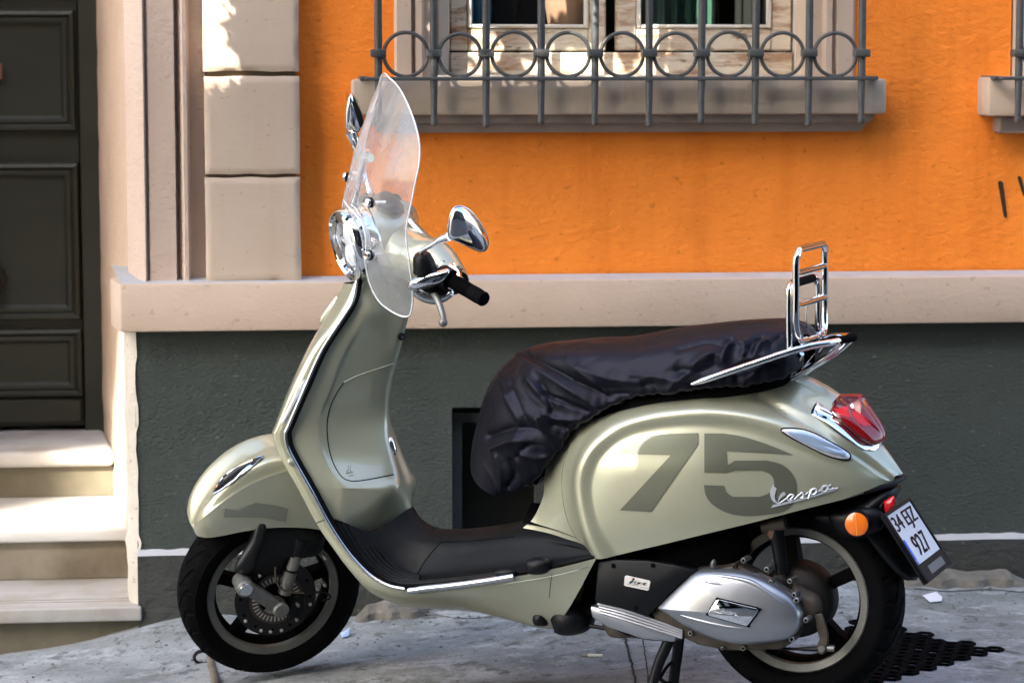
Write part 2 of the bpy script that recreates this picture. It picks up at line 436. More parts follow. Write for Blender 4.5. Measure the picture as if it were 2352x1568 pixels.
M['spray'] = mat('black_spray_paint', (.035, .018, .006), .8)
# ================================================================== SETTING
def gz(x, y):
    xs = [(-4, -.36), (-1.5, -.235), (-.65, -.160), (-.2, -.12), (.1, -.090), (1.29, 0.0), (2.2, -.012), (5, .03)]
    z = xs[-1][1]
    if x <= xs[0][0]: z = xs[0][1]
    else:
        for (a, za), (b, zb) in zip(xs, xs[1:]):
            if a <= x <= b: z = za+(zb-za)*(x-a)/(b-a); break
    f = max(0, 1+y/.30)                                  # mortar fillet against the house
    bump_x = math.exp(-((x+.14)/.22)**2)
    z += .055*bump_x*f*f*(3-2*f)
    z += .012*f*f
    ch = math.exp(-((y+.80)/.09)**2)*(1/(1+math.exp((x-.9)*6)))
    z -= .018*ch
    if y < -1.0: z -= .02*(y+1.0)**2
    return z
def gzn(x, y):
    v = Vector((x*2.2, y*2.2, 3.1)); w = Vector((x*11, y*11, 1.0))
    return gz(x, y) + .006*mnoise.noise(v) + .0025*mnoise.noise(w)
# pavement: one fine sheet in view, coarse beyond
xs = [-30, -12, -6, -3] + [-1.6+.022*i for i in range(190)] + [3.2, 6, 12, 30]
ys = [-1.9, -1.7, -1.5] + [-1.4+.022*i for i in range(66)] + [.06]
V = [(x, y, gzn(x, y)) for x in xs for y in ys]; n = len(ys)
Fc = [(i*n+j, (i+1)*n+j, (i+1)*n+j+1, i*n+j+1) for i in range(len(xs)-1) for j in range(n-1)]
pav = obj('pavement', V, Fc, M['ground'], None, 0); pav['kind'] = 'structure'
smooth_mesh(pav.data, 0)
# kerb and road behind the camera
V = []
for x in xs: V += [(x, -1.9, gzn(x, -1.9)), (x, -2.02, gzn(x, -1.9)-.005), (x, -2.05, gzn(x, -1.9)-.14)]
Fc = [(i*3+j, (i+1)*3+j, (i+1)*3+j+1, i*3+j+1) for i in range(len(xs)-1) for j in range(2)]
k = obj('kerb', V, Fc, M['ground'], None, 30); k['kind'] = 'structure'
V = [];
for x in xs: V += [(x, -2.04, gz(x, -1.9)-.13), (x, -14, gz(x, -1.9)-.10)]
V += [(-90, -2.04, -.5), (-90, -14, -.5), (90, -2.04, .1), (90, -14, .1)]
m_ = len(xs)
Fc = [(2*i, 2*i+2, 2*i+3, 2*i+1) for i in range(m_-1)] + [(2*m_, 0, 1, 2*m_+1), (2*m_-2, 2*m_+2, 2*m_+3, 2*m_-1)]
rd = obj('road', V, Fc, M['asphalt'], None, 0); rd['kind'] = 'structure'
gb = obj('ground', [(-90, -90, -.75), (90, -90, -.75), (90, 90, -.75), (-90, 90, -.75)], [(0, 1, 2, 3)], M['asphalt'], None, 0); gb['kind'] = 'structure'

# ------------------------------------------------------------------ the orange house
house = thing('house_facade', 'orange plastered house front with grey plinth, beige trim and barred window', 'house', (0, 0, -.02))
house_inv = Matrix.Translation((0, 0, .02))
def hp(name, VF, m, parent=None, smooth=40):
    V, Fc = VF[0], VF[1]
    return obj(name, V, Fc, m, parent or house, smooth, None if (parent and parent is not house) else house_inv)
def hx(px, py=400, Y=0.0): return at(px, py, Y).x
def hz(py, px=1176, Y=0.0): return at(px, py, Y).z
TOPZ = 3.6
XL = hx(300, 900)                       # corner of plinth and doorway
zb0, zb1 = hz(752, 1300, -.06), hz(643, 1300, -.06)     # stone band
# plinth with the cellar opening
vx0, vx1, vz1 = hx(1038, 1000), hx(1262, 1000), hz(935, 1100)
vz0 = hz(1262, 1100)
xr = 4.2
mb = MB()
for b in ((XL+.012, vx0, 0, .25, -.35, zb0+.05), (vx1, xr, 0, .25, -.35, zb0+.05), (vx0, vx1, 0, .25, vz1, zb0+.05), (vx0, vx1, 0, .25, -.35, vz0)): mb.add(box(*b))
hp('plinth', (mb.V, mb.F), M['plinth'])
# cellar opening: recess, frame bars
mb = MB()
mb.add(box(vx0-.01, vx1+.01, .22, .26, vz0-.02, vz1+.02))
cell = hp('cellar_opening', (mb.V, mb.F), mat('cellar_back', (.040, .043, .036), .95, var=.5, vscale=14), None)
fr = MB(); w = .028
fr.add(box(vx0+.004, vx0+.004+w, .05, .09, vz0, vz1)); fr.add(box(vx1-.004-w, vx1-.004, .05, .09, vz0, vz1))
fr.add(box(vx0+.004+w, vx1-.004-w, .05, .09, vz1-w, vz1-.002))
fr.build('frame', mat('old_dark_frame', (.055, .058, .052), .7, var=.4, vscale=20, bumps=((60, .4, .003),)), cell)
# skirting with pale bevelled top
zs1, zs0 = hz(1243, 1300, 0), hz(1258, 1300, -.025)
def skirt(x0, x1):
    V = []
    n_ = max(2, int((x1-x0)/.02))
    for i in range(n_+1):
        x = x0+(x1-x0)*i/n_; e = .004*mnoise.noise(Vector((x*7, 0, 0))); e2 = .004*mnoise.noise(Vector((x*23, 7, 0)))
        V += [(x, .0, zs1+e+e2), (x, -.022, zs0+e*.6)]
    return V, [(2*i, 2*i+1, 2*i+3, 2*i+2) for i in range(n_)]
def skirt_low(x0, x1):
    V = []; n_ = max(2, int((x1-x0)/.02))
    for i in range(n_+1):
        x = x0+(x1-x0)*i/n_; e = .004*mnoise.noise(Vector((x*7, 0, 0)))
        f = .012*mnoise.noise(Vector((x*5, 3, 0)))
        V += [(x, -.0225, zs0+e*.6), (x, -.024+f*.3, -.02), (x, -.034+f, -.3)]
    return V, [(3*i+j, 3*i+j+1, 3*i+3+j+1, 3*i+3+j) for i in range(n_) for j in range(2)]
hp('skirting_top', skirt(XL+.012, xr), M['lit_edge'])
hp('skirting', skirt_low(XL+.012, xr), stucco('grimy_skirting', (.058, .062, .055), (.032, .034, .030), 30, .9, .014, 200, (.16, .15, .13), .5))
# broken mortar crusts at the foot of the wall
for (px0, px1, py, h) in ((815, 985, 1392, .035), (2075, 2360, 1342, .03)):
    a, b = at(px0, py, -.05), at(px1, py, -.05); nn = 90; V = []
    for i in range(nn+1):
        t = i/nn; x = a.x+(b.x-a.x)*t
        e = mnoise.noise(Vector((x*14, 0, px0))); f = mnoise.noise(Vector((x*21, 5, px0)))
        hh = h*(1+.6*e)*min(1, 6*t, 6*(1-t)+.1)
        g = gz(x, -.06)
        V += [(x, -.02, g+hh), (x, -.055-.02*f, g+hh*.95), (x, -.085-.025*f, g+hh*.5), (x, -.10-.03*f, g-.02)]
    Fc = [(4*i+j, 4*i+j+1, 4*i+4+j+1, 4*i+4+j) for i in range(nn) for j in range(3)]
    hp('mortar_crust', (V, Fc), M['crust'], None, 30)
# stone band
x275 = hx(275, 700, -.06); x252 = hx(252, 650, .10)
prof = [(x275, -.06), (xr, -.06), (xr, .03), (x275+.02, .2), (x252, .12)]
V, Fc = prism([(x, y, zb0) for x, y in prof], (0, 0, zb1-zb0), .006, 2)
hp('stone_band', (V, Fc), M['beige'])
V = [(x252+.004, .12, zb1+.036), (x275+.004, -.054, zb1-.001), (xr, -.054, zb1-.001), (xr, .02, zb1+.010), (x275+.05, .02, zb1+.010), (x275+.03, .14, zb1+.03)]
hp('band_top', (V, [(0, 1, 4, 5), (1, 2, 3, 4)]), M['lit_edge'], None, 0)
# orange wall round the window
OY = .03
wx0, wx1 = hx(905, 100, OY), hx(1962, 100, OY)
wzs = hz(178, 1400, OY)                   # top of the sill
px_l = hx(686, 400, OY)
x2a = hx(2322, 100, OY)
mb = MB()
for b in ((px_l-.02, wx0, OY, .3, zb1-.02, TOPZ), (wx1, x2a, OY, .3, zb1-.02, TOPZ), (wx0, wx1, OY, .3, zb1-.02, wzs-.03), (wx0, wx1, OY, .3, wzs+1.7, TOPZ), (x2a, xr, OY, .3, zb1-.02, wzs-.03), (x2a, xr, OY, .3, wzs+1.7, TOPZ)): mb.add(box(*b))
hp('wall', (mb.V, mb.F), M['orange'])
# pilaster of separate blocks with dark sunk joints
qx0, qx1 = hx(470, 400, -.03), hx(689, 400, -.03)
mb = MB().add(box(qx0+.008, qx1-.010, -.008, .25, zb1-.02, TOPZ))
pil = hp('pilaster', (mb.V, mb.F), M['joint'])
zq = [zb1+.002, hz(408, 580, -.03), hz(400, 580, -.03), hz(176, 580, -.03), hz(164, 580, -.03), hz(-70, 580, -.03), hz(-80, 580, -.03), 2.0, 2.014, 2.3, 2.314, 2.6]
for i in range(0, 12, 2):
    V = []; Fc = []; nx, nz = 26, 26; za_, zb_ = zq[i], zq[i+1]
    for b_ in range(nz+1):
        for a_ in range(nx+1):
            u, w = a_/nx, b_/nz; x = qx0+(qx1-qx0)*u; z = za_+(zb_-za_)*w
            e = min(u*(qx1-qx0), (1-u)*(qx1-qx0), w*(zb_-za_), (1-w)*(zb_-za_))
            n1 = mnoise.noise(Vector((x*16, z*16, i))); n2 = mnoise.noise(Vector((x*5, z*5, i+9)))
            rr = .0035+.006*max(0, n1); dep = (max(0, rr-e)**2)/rr*1.2
            V.append((x+.0025*n2*(1 if u in (0, 1) else 0), -.03+dep+.0015*n2, z+.003*n1*(1 if w in (0, 1) else 0)))
    for b_ in range(nz):
        for a_ in range(nx): k_ = b_*(nx+1)+a_; Fc.append((k_, k_+1, k_+nx+2, k_+nx+1))
    rim_ = [a_ for a_ in range(nx+1)] + [b_*(nx+1)+nx for b_ in range(1, nz+1)] + [nz*(nx+1)+a_ for a_ in range(nx-1, -1, -1)] + [b_*(nx+1) for b_ in range(nz-1, 0, -1)]
    o_ = len(V); V += [(V[k_][0], .15, V[k_][2]) for k_ in rim_]
    for k_ in range(len(rim_)): l_ = (k_+1) % len(rim_); Fc.append((rim_[k_], o_+k_, o_+l_, rim_[l_]))
    obj('quoin_block', V, Fc, M['quoin'], pil, 50, house_inv)
# door surround: one upright moulding
zz0 = zb1+.004
def X0(px, Y): return at(px, 420, Y).x
prof = [(X0(306, .14), .14), (X0(292, .075), .075), (X0(291, .068), .066), (X0(312, .01), .012), (X0(328, -.022), -.024), (X0(332, -.028), -.028), (X0(334, -.028), -.024),
        (X0(337, -.01), -.008), (X0(340, -.012), -.010), (X0(342, -.018), -.018), (X0(345, -.02), -.020), (X0(403, -.02), -.020), (X0(405, -.02), .012), (X0(408, .0), .014), (X0(414, .0), -.004), (X0(423, -.02), -.022), (X0(431, -.022), -.022), (X0(436, 0), .004),
        (X0(438, .02), .018), (X0(466, .02), .018), (X0(468, .02), .018), (X0(474, .0), .018)]
hp('door_surround', extrude_profile(prof, zz0-.02, TOPZ), M['surround'], None, 25)
# splayed doorway side with knocked-off plaster low down
xb, yb = at(228, 970, 1.30).x, 1.30
V = []; Fc = []
NR, NC = 90, 14
for i in range(NR+1):
    z = -.3+(TOPZ+.3)*i/NR if False else -.3+2.9*i/NR
    for j in range(NC+1):
        t = j/NC; t = t if z < zb1+.02 else .068+.932*t
        x = XL+.012+(xb-XL)*t; y = .012+(yb-.0)*t
        e = mnoise.noise(Vector((t*3, z*6, 1)))
        dep = max(0, .6-z)*.02*e + .003*mnoise.noise(Vector((t*9, z*14, 4)))
        V.append((x+dep, y-dep, z))
for i in range(NR):
    for j in range(NC): Fc.append((i*(NC+1)+j, i*(NC+1)+j+1, (i+1)*(NC+1)+j+1, (i+1)*(NC+1)+j))
hp('doorway_side', (V, Fc), M['reveal'], None, 0)
# pale plaster arris at the plinth corner
V = []; Fc = []
for i in range(41):
    z = -.2+(zb0+.2)*i/40; e = .008*mnoise.noise(Vector((0, z*11, 0)))+.004*mnoise.noise(Vector((0, z*37, 0))); s = 1+max(0, .5-z)*.2
    V += [(XL-.016*s-e, .050, z), (XL-.006-e*.5, .012, z), (XL+.016+e, -.004, z), (XL+.018+e, .03, z)]
for i in range(40):
    for j in range(3): Fc.append((4*i+j, 4*i+j+1, 4*i+5+j, 4*i+4+j))
hp('corner_plaster', (V, Fc), M['arris'], None, 60)

# ------------------------------------------------------------------ entrance steps
steps = thing('entrance_steps', 'worn marble entrance steps up to the dark green door', 'steps', (-.9, .3, -.15))
st_inv = Matrix.Translation((.9, -.3, .15))
z1 = at(150, 1395, -.03).z; z2 = at(150, 1215, .335).z; z3 = at(150, 1035, .87).z
def side_x(y): return XL+.012+(xb-XL)*(y-.012)/yb
def tread(z, y0, y1, th, round_=0.0):
    x0 = -2.6
    P = [(x0, y0), (side_x(y0)+.004, y0), (side_x(y1)+.004, y1), (x0, y1)]
    return prism([(x, y, z-th) for x, y in P], (0, 0, th), round_ or .004, 3)
def riser(y, za, zb):
    P = [(-2.6, y), (side_x(y)+.002, y), (side_x(y+.06)+.002, y+.06), (-2.6, y+.06)]
    return prism([(x, yy, za) for x, yy in P], (0, 0, zb-za), .002, 1)
for (z, y0, y1, th, zl, rn, mr) in ((z1, -.035, .38, .040, -.40, .006, M['riser_dark']), (z2, .33, .93, .036, z1, .006, M['riser']), (z3, .86, 1.45, .05, z2, .02, M['riser_dark'])):
    V, Fc = tread(z, y0, y1, th, rn); t_ = obj('step', V, Fc, M['marble'], steps, 40, st_inv)
    V, Fc = riser(y0+.03, zl, z-th-.001); obj('riser', V, Fc, mr, t_, 40, st_inv)
    if zl > -.3 and rn < .01 or zl == -.40:
        g = MB()
        for gy in (y0+.075, y0+.105) + ((y0+.20,) if z == z2 else ()): g.add(box(-2.5, side_x(gy)-.004, gy, gy+.006, z-.001, z+.0018))
        obj('groove_line', g.V, g.F, mat('groove_dirt', (.33, .30, .25), .7), t_, 0, st_inv)

# ------------------------------------------------------------------ door
door = thing('entrance_door', 'dark green panelled wooden door with mouldings and round knocker', 'door', (-1.0, 1.32, z3))
dinv = Matrix.Translation((1.0, -1.32, -z3)); DY = 1.32
def dx(px, py=500): return at(px, py, DY).x
def dz(py, px=100): return at(px, py, DY).z
xe = dx(184, 500); 
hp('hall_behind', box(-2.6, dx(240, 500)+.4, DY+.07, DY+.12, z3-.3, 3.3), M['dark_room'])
V, Fc = box(-2.2, xe, DY, DY+.05, z3+.015, 3.0); obj('door_leaf', V, Fc, M['door'], door, 40, dinv)
V, Fc = box(xe+.004, dx(240, 500)+.1, DY-.015, DY+.06, z3-.01, 3.0, .004); obj('door_frame', V, Fc, M['door'], door, 40, dinv)
V, Fc = box(-2.2, dx(188, 940), DY-.022, DY-.001, dz(968), dz(915), .004); obj('kick_board', V, Fc, M['door'], door, 40, dinv)
def panel(xa, xb_, za, zb_):
    mb = MB()
    # moulding frame: stepped bevels, then a raised field
    prof_ = [(0, 0), (.006, -.020), (.016, -.024), (.024, -.012), (.030, -.016), (.040, -.014), (.050, -.002), (.058, -.001)]
    V = []; 
    for (i_, d_) in prof_:
        V += [(xa+i_, DY+d_-.001, za+i_), (xb_-i_, DY+d_-.001, za+i_), (xb_-i_, DY+d_-.001, zb_-i_), (xa+i_, DY+d_-.001, zb_-i_)]
    Fc = []
    for k in range(len(prof_)-1):
        for q in range(4): Fc.append((4*k+q, 4*k+(q+1) % 4, 4*k+4+(q+1) % 4, 4*k+4+q))
    k = len(prof_)-1; Fc.append((4*k, 4*k+1, 4*k+2, 4*k+3))
    o = obj('door_panel', V, Fc, M['door'], door, 20, dinv); return o
xw = dx(-420)
panel(xw, dx(181), dz(302), dz(22)); panel(xw, dx(184), dz(735), dz(372))
panel(xw, dx(186), dz(912), dz(752)); panel(xw, dx(178), dz(-10), dz(-420))
# left side of the doorway and the wall beyond it (mostly outside the picture)
xq = xw-.14
V = []
for z in (-.4, 3.3): V += [(xq-.02, 1.30, z), (xq-.26, .0, z), (xq-.30, -.03, z), (xq-.46, -.03, z), (xq-.46, .02, z), (-12, .02, z)]
hp('left_wall', (V, [(i, i+1, i+7, i+6) for i in range(5)]), M['quoin'], None, 25)
hp('left_plinth', box(-12, xq-.24, -.012, .018, -.5, zb0), M['plinth']); hp('left_band', box(-12, xq-.22, -.06, .017, zb0, zb1), M['beige'])
kc = at(-28, 640, DY-.03); V = []
mb = MB(); mb.add(lathe([(0.0, -.045), (.02, -.04), (.032, -.026), (.035, 0)], kc, (0, 1, 0), 32))
prof_ = []
for i in range(40):
    a = 2*math.pi*i/40; r = .052+(.006 if i % 2 else 0)
    prof_.append((kc.x+r*math.cos(a), kc.y, kc.z+r*math.sin(a)))
mb.add(prism(prof_, (0, .028, 0), .003, 1))
mb.build('knocker', M['door_metal'], door, 40, dinv)
V, Fc = box(dx(-14), dx(7, 165), DY-.025, DY-.001, dz(183), dz(145), .004); obj('lock_plate', V, Fc, M['rust'], door, 40, dinv)

# ------------------------------------------------------------------ window
wy = OY
def wxp(px, Y, py=60): return at(px, py, Y).x
def wzp(py, Y, px=1250): return at(px, py, Y).z
# stone surround strips (left and right of the opening)
for (pa, pb, nm) in ((905, 1000, 1), (1850, 1962, -1)):
    xa, xb_ = wxp(pa, .03), wxp(pb, .03)
    w = xb_-xa
    if nm == 1: pr = [(xa, .06), (xa, .022), (xa+.06*w, .012), (xa+.40*w, .012), (xa+.43*w, .03), (xa+.48*w, .034), (xa+.52*w, .016), (xa+.66*w, .014), (xa+.74*w, .03), (xa+w, .03), (xa+w, .2)]
    else: pr = [(xa, .2), (xa, .03), (xa+.34*w, .03), (xa+.40*w, .012), (xa+.52*w, .012), (xa+.55*w, .034), (xa+.60*w, .03), (xa+.63*w, .012), (xb_-.06*w, .012), (xb_, .022), (xb_, .06)]
    hp('window_surround', extrude_profile(pr, wzs-.02, wzs+1.7), M['quoin'], None, 25)
FY = .16
win_root = hp('window', box(wxp(1004, FY), wxp(1032, FY), FY-.01, FY+.06, wzs, wzs+1.62, .004), M['white_wood'])
def wpart(name, VF, m): return obj(name, VF[0], VF[1], m, win_root, 40, house_inv)
wpart('frame', box(wxp(1822, FY), wxp(1852, FY), FY-.01, FY+.06, wzs, wzs+1.62, .004), M['white_wood'])
wpart('frame', box(wxp(1004, FY), wxp(1852, FY), FY+.004, FY+.058, wzs+1.55, wzs+1.62, .004), M['white_wood'])
wpart('frame', box(wxp(1034, FY), wxp(1820, FY), FY-.012, FY+.055, wzs-.01, wzp(121, FY), .004), M['wood'])
def sash(pl, pr, gl, gr):
    zb = wzp(117, FY); zg = wzp(65, FY); zt = wzs+1.53; mb = MB()
    xl, xr_, xa, xb_ = wxp(pl, FY), wxp(pr, FY), wxp(gl, FY), wxp(gr, FY)
    mb.add(box(xl, xa, FY, FY+.045, zb, zt, .004)); mb.add(box(xb_, xr_, FY, FY+.045, zb, zt, .004))
    mb.add(box(xa, xb_, FY+.001, FY+.044, zb, zg, .004)); mb.add(box(xa, xb_, FY+.001, FY+.044, zt-.07, zt, .004))
    wpart('sash', (mb.V, mb.F), M['wood'])
    wpart('pane', box(xa-.005, xb_+.005, FY+.02, FY+.024, zg-.005, zt-.065), M['pane'])
    mb = MB()
    for (q0, q1) in ((xa, xa+.012), (xb_-.012, xb_)): mb.add(box(q0, q1, FY-.004, FY+.02, zg, zt-.07, .003))
    mb.add(box(xa+.012, xb_-.012, FY-.004, FY+.02, zg, zg+.010, .003)); wpart('glazing_bead', (mb.V, mb.F), M['white_wood'])
sash(1034, 1392, 1074, 1352); sash(1416, 1818, 1462, 1772)
# sill: block, worn ledge, lower moulding
sy = -.075
sxa, sxb = hx(810, 220, sy), hx(2037, 220, sy)
szt, szb = hz(182, 1400, sy), hz(264, 1400, sy)
so = hp('window_sill', box(sxa, sxb, sy, .16, szb, szt, .010, 2), M['sill'])
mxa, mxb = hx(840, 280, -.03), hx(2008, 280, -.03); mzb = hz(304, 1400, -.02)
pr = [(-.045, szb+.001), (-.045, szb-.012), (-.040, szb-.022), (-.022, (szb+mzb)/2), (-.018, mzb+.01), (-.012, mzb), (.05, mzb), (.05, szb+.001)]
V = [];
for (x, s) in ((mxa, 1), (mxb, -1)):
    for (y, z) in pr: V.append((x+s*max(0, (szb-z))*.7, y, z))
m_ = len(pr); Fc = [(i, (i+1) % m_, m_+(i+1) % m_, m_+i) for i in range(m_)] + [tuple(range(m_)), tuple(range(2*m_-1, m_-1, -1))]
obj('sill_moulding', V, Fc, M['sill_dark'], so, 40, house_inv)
obj('sill_ledge', *box(hx(1003, 175, .03)+.0, hx(1850, 175, .03), .02, FY-.012, szt-.01, wzs+.006, .004), M['wood'], so, 40, house_inv)
# second sill at the right edge
s2a = hx(2270, 230, sy)
so2 = hp('window_sill', box(s2a, s2a+1.5, sy, .16, hz(268, 2300, sy), hz(176, 2300, sy), .012, 2), M['sill'])
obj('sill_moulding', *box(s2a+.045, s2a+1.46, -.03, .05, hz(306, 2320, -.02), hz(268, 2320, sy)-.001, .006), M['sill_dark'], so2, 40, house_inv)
x2s = hx(2326, 100, .03)
hp('window_surround', extrude_profile([(x2s, .06), (x2s, .02), (x2s+.05, .012), (x2s+.1, .03), (x2s+.13, .2)], wzs-.02, wzs+1.7), M['quoin'], None, 25)
mb = MB()
for b_ in ((x2s+.13, x2s+.20, wzs, wzs+1.6), (x2s+1.2, x2s+1.27, wzs, wzs+1.6), (x2s+.66, x2s+.74, wzs, wzs+1.6), (x2s+.20, x2s+.66, wzs, wzs+.11), (x2s+.74, x2s+1.2, wzs, wzs+.11)): mb.add(box(b_[0], b_[1], .16, .21, b_[2], b_[3], .003))
w2 = hp('window', (mb.V, mb.F), M['wood'])
for xa_, xb2 in ((x2s+.20, x2s+.66), (x2s+.74, x2s+1.2)): obj('pane', *box(xa_, xb2, .18, .184, wzs+.11, wzs+1.6), M['pane'], w2, 0, house_inv)
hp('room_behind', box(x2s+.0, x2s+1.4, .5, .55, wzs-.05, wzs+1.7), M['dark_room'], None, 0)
hp('window_surround', extrude_profile([(x2s+1.27, .2), (x2s+1.30, .03), (x2s+1.36, .012), (x2s+1.42, .02), (x2s+1.42, .06)], wzs-.02, wzs+1.7), M['quoin'], None, 25)
hp('wall', box(x2s+1.42, xr, OY+.001, .3, wzs-.031, TOPZ), M['orange'])
# grilles
GY = -.115
def grille(bars, left_end, right_end, ring_py, rail_py):
    zr = at(1400, rail_py, GY).z; zc = at(1400, ring_py, GY).z
    g = MB()
    xa, xb_ = at(left_end, rail_py, GY).x, at(right_end, rail_py, GY).x
    g.add(box(xa, xb_, GY-.012, GY+.016, zr-.005, zr+.005, .002))
    g.add(box(xa-.012, xa+.012, GY+.01, .03, zr-.005, zr+.006, .002))
    if right_end < 2200: g.add(box(xb_-.012, xb_+.012, GY+.01, .03, zr-.005, zr+.006, .002))
    root = hp('window_grille', (g.V, g.F), M['iron'])
    X = [at(b, ring_py, GY).x for b in bars]
    ztop = zr+1.75
    bar0 = None; coll0 = None
    for i, x in enumerate(X):
        lean = .004*mnoise.noise(Vector((i*3.3, 0, 0)))
        zt_ = zr-.108-.004*(i % 3)
        V, Fc = tube([(x, GY, ztop), (x+lean*.3, GY, zr+.3), (x+lean, GY, zr+.005), (x+lean, GY, zt_+.03), (x+lean*1.4, GY, zt_)], lambda t: .0105 if t < .70 else .0088, 10)
        b = obj('bar', V, Fc, M['iron'], root, 40, house_inv)
        V, Fc = lathe([(0, .012), (.007, .009), (.010, 0), (.008, -.010), (0, -.014)], (x+lean*1.4, GY, zt_), (0, 0, 1), 10)
        obj('bar_tip', V, Fc, M['iron'], b, 40, house_inv)
        V, Fc = box(x-.0205+lean*.5, x+.0205+lean*.5, GY-.019, GY+.019, zc-.011, zc+.010, .004, 2)
        obj('collar', V, Fc, M['iron'], root, 40, house_inv)
    for i in range(len(X)-1):
        r = (X[i+1]-X[i])/2-.0145; c = Vector(((X[i]+X[i+1])/2, GY, zr+.006+r))
        P = [c+Vector((r*math.cos(2*math.pi*k/40), 0, r*math.sin(2*math.pi*k/40))) for k in range(40)]
        V, Fc = tube(P, .0052, 8, closed=True); obj('ring', V, Fc, M['iron'], root, 40, house_inv)
grille([869, 995, 1117, 1243, 1367, 1490, 1612, 1736, 1858, 1979], 838, 2010, 122, 181)
grille([2341, 2465, 2590, 2712], 2296, 2740, 122, 181)
# room behind the glass
ra, rb = wxp(1000, .2), wxp(1860, .2)
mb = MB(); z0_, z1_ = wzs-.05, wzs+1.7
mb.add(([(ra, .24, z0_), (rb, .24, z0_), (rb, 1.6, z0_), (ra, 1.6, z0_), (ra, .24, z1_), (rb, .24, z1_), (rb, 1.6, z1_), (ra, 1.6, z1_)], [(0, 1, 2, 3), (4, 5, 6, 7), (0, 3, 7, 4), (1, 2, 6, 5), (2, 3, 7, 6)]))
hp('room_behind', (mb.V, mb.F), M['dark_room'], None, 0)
pc = at(1304, 0, .27); pot = tag(obj('flower_pot', *lathe([(0, 0), (.045, 0), (.052, .02), (.068, .12), (.072, .16), (.078, .165), (.078, .19), (.07, .19), (.066, .12), (0, .11)], (0, 0, 0), (0, 0, 1), 40), M['terracotta'], None), 'terracotta flower pot standing inside the left window pane', 'flower pot')
pot.location = (pc.x, pc.y, at(1302, 92, .27).z)
ct = at(1080, 0, .30)
V = []; Fc = []
for i in range(13):
    x = at(1070, 0, .30).x+.006*i; V += [(x, .30+.012*math.sin(i*1.9), wzs+.02), (x, .30+.012*math.sin(i*1.9+.4), wzs+1.5)]
Fc = [(2*i, 2*i+2, 2*i+3, 2*i+1) for i in range(12)]
tag(obj('curtain', V, Fc, M['blue_board'], None, 0), 'narrow pale blue curtain at left edge of window pane', 'curtain')
V = []
for i in range(25):
    x = at(1500, 0, .40).x+.0075*i; V += [(x, .40+.02*math.sin(i*1.3), wzs+.02), (x, .40+.02*math.sin(i*1.3+.5), wzs+1.5)]
Fc = [(2*i, 2*i+2, 2*i+3, 2*i+1) for i in range(24)]
tag(obj('curtain', V, Fc, M['green_cloth'], None, 0), 'dark green curtain behind the right window pane', 'curtain')
# sprayed strokes on the wall
for k, P in enumerate(([(2297, 416), (2301, 440), (2305, 468), (2310, 500)], [(2341, 405), (2346, 425), (2354, 452)])):
    pts = spline([at(x, y, OY-.004) for x, y in P], 6); V = []; Fc = []
    for i, q in enumerate(pts):
        w = (.0075 if k == 0 else .006)*(1 if 0 < i < len(pts)-1 else .55)*(1-.35*i/len(pts)); V += [q+Vector((-w, 0, 0)), q+Vector((w, 0, 0))]
    Fc = [(2*i, 2*i+1, 2*i+3, 2*i+2) for i in range(len(pts)-1)]
    hp('paint_mark', (V, Fc), M['spray'], None, 0)

# ------------------------------------------------------------------ house across the street (behind the camera, seen in reflections)
OPH = 12.1
opp = thing('opposite_house', 'tall plastered house across the narrow street with rows of windows', 'house', (0, -11.2, 0))
oi = Matrix.Translation((0, 11.2, 0))
mb = MB().add(box(-11.6, 26, -12.5, -11.0, -.6, 10.4))
# roof walls added to shape the sun: tall over the doorway, open for the steps
for b_ in ((-11.6, -10.45, 10.4, 15.3), (-10.45, -9.78, 10.4, 11.22), (-10.45, -9.78, 12.02, 15.3), (-9.78, -9.34, 10.4, 15.3), (-9.34, -7.95, 10.4, OPH), (-7.95, 26, 10.4, 13.0)): mb.add(box(b_[0], b_[1], -11.10, -11.0, b_[2], b_[3])); obj('wall', mb.V, mb.F, M['far_wall'], opp, 0, oi)
w0 = None
for fl in range(3):
    for i in range(12):
        x = -9.6+i*3.0; z = .9+fl*2.9
        V, Fc = box(-.6, .6, -.03, .06, 0, 1.7)
        if w0 is None:
            w0 = obj('window', V, Fc, M['far_dark'], opp, 0); s0 = obj('sill', *box(-.75, .75, -.02, .16, -.12, -.01), M['far_wall'], w0, 0); wn_, sn_ = w0, s0
        else:
            wn_ = w0.copy(); COL.objects.link(wn_); sn_ = s0.copy(); COL.objects.link(sn_); wn_.parent = opp; sn_.parent = wn_
        wn_.location = (x, .22, z)

# added leaves above the frame, placed to shade the wall except the LIT patches
def in_poly(x, y, P):
    c = False; n = len(P)
    for i in range(n):
        (x1, y1), (x2, y2) = P[i], P[i-1]
        if (y1 > y) != (y2 > y) and x < (x2-x1)*(y-y1)/(y2-y1)+x1: c = not c
    return c
LIT = [[(455, -200), (508, -200), (506, 0), (497, 20), (515, 32), (497, 80), (512, 84), (505, 112), (535, 118), (540, 190), (455, 190)],
       [(598, 5), (612, -8), (610, 28), (596, 38)], [(590, 70), (602, 66), (598, 96), (588, 98)], [(594, 118), (604, 116), (606, 150), (618, 190), (590, 190)],
       [(985, -400), (1085, -400), (1085, 48), (1124, 56), (1124, 112), (1145, 112), (1395, 116), (1425, 160), (1450, 200), (1320, 200), (1240, 158), (1180, 140), (1130, 146), (1040, 175), (990, 185)],
       [(1095, -500), (1290, -500), (1290, -40), (1095, -40)],
       [(935, -200), (965, -200), (950, 40), (962, 80), (945, 120), (932, 60)]]
V = []; Fc = []
cnt = 0
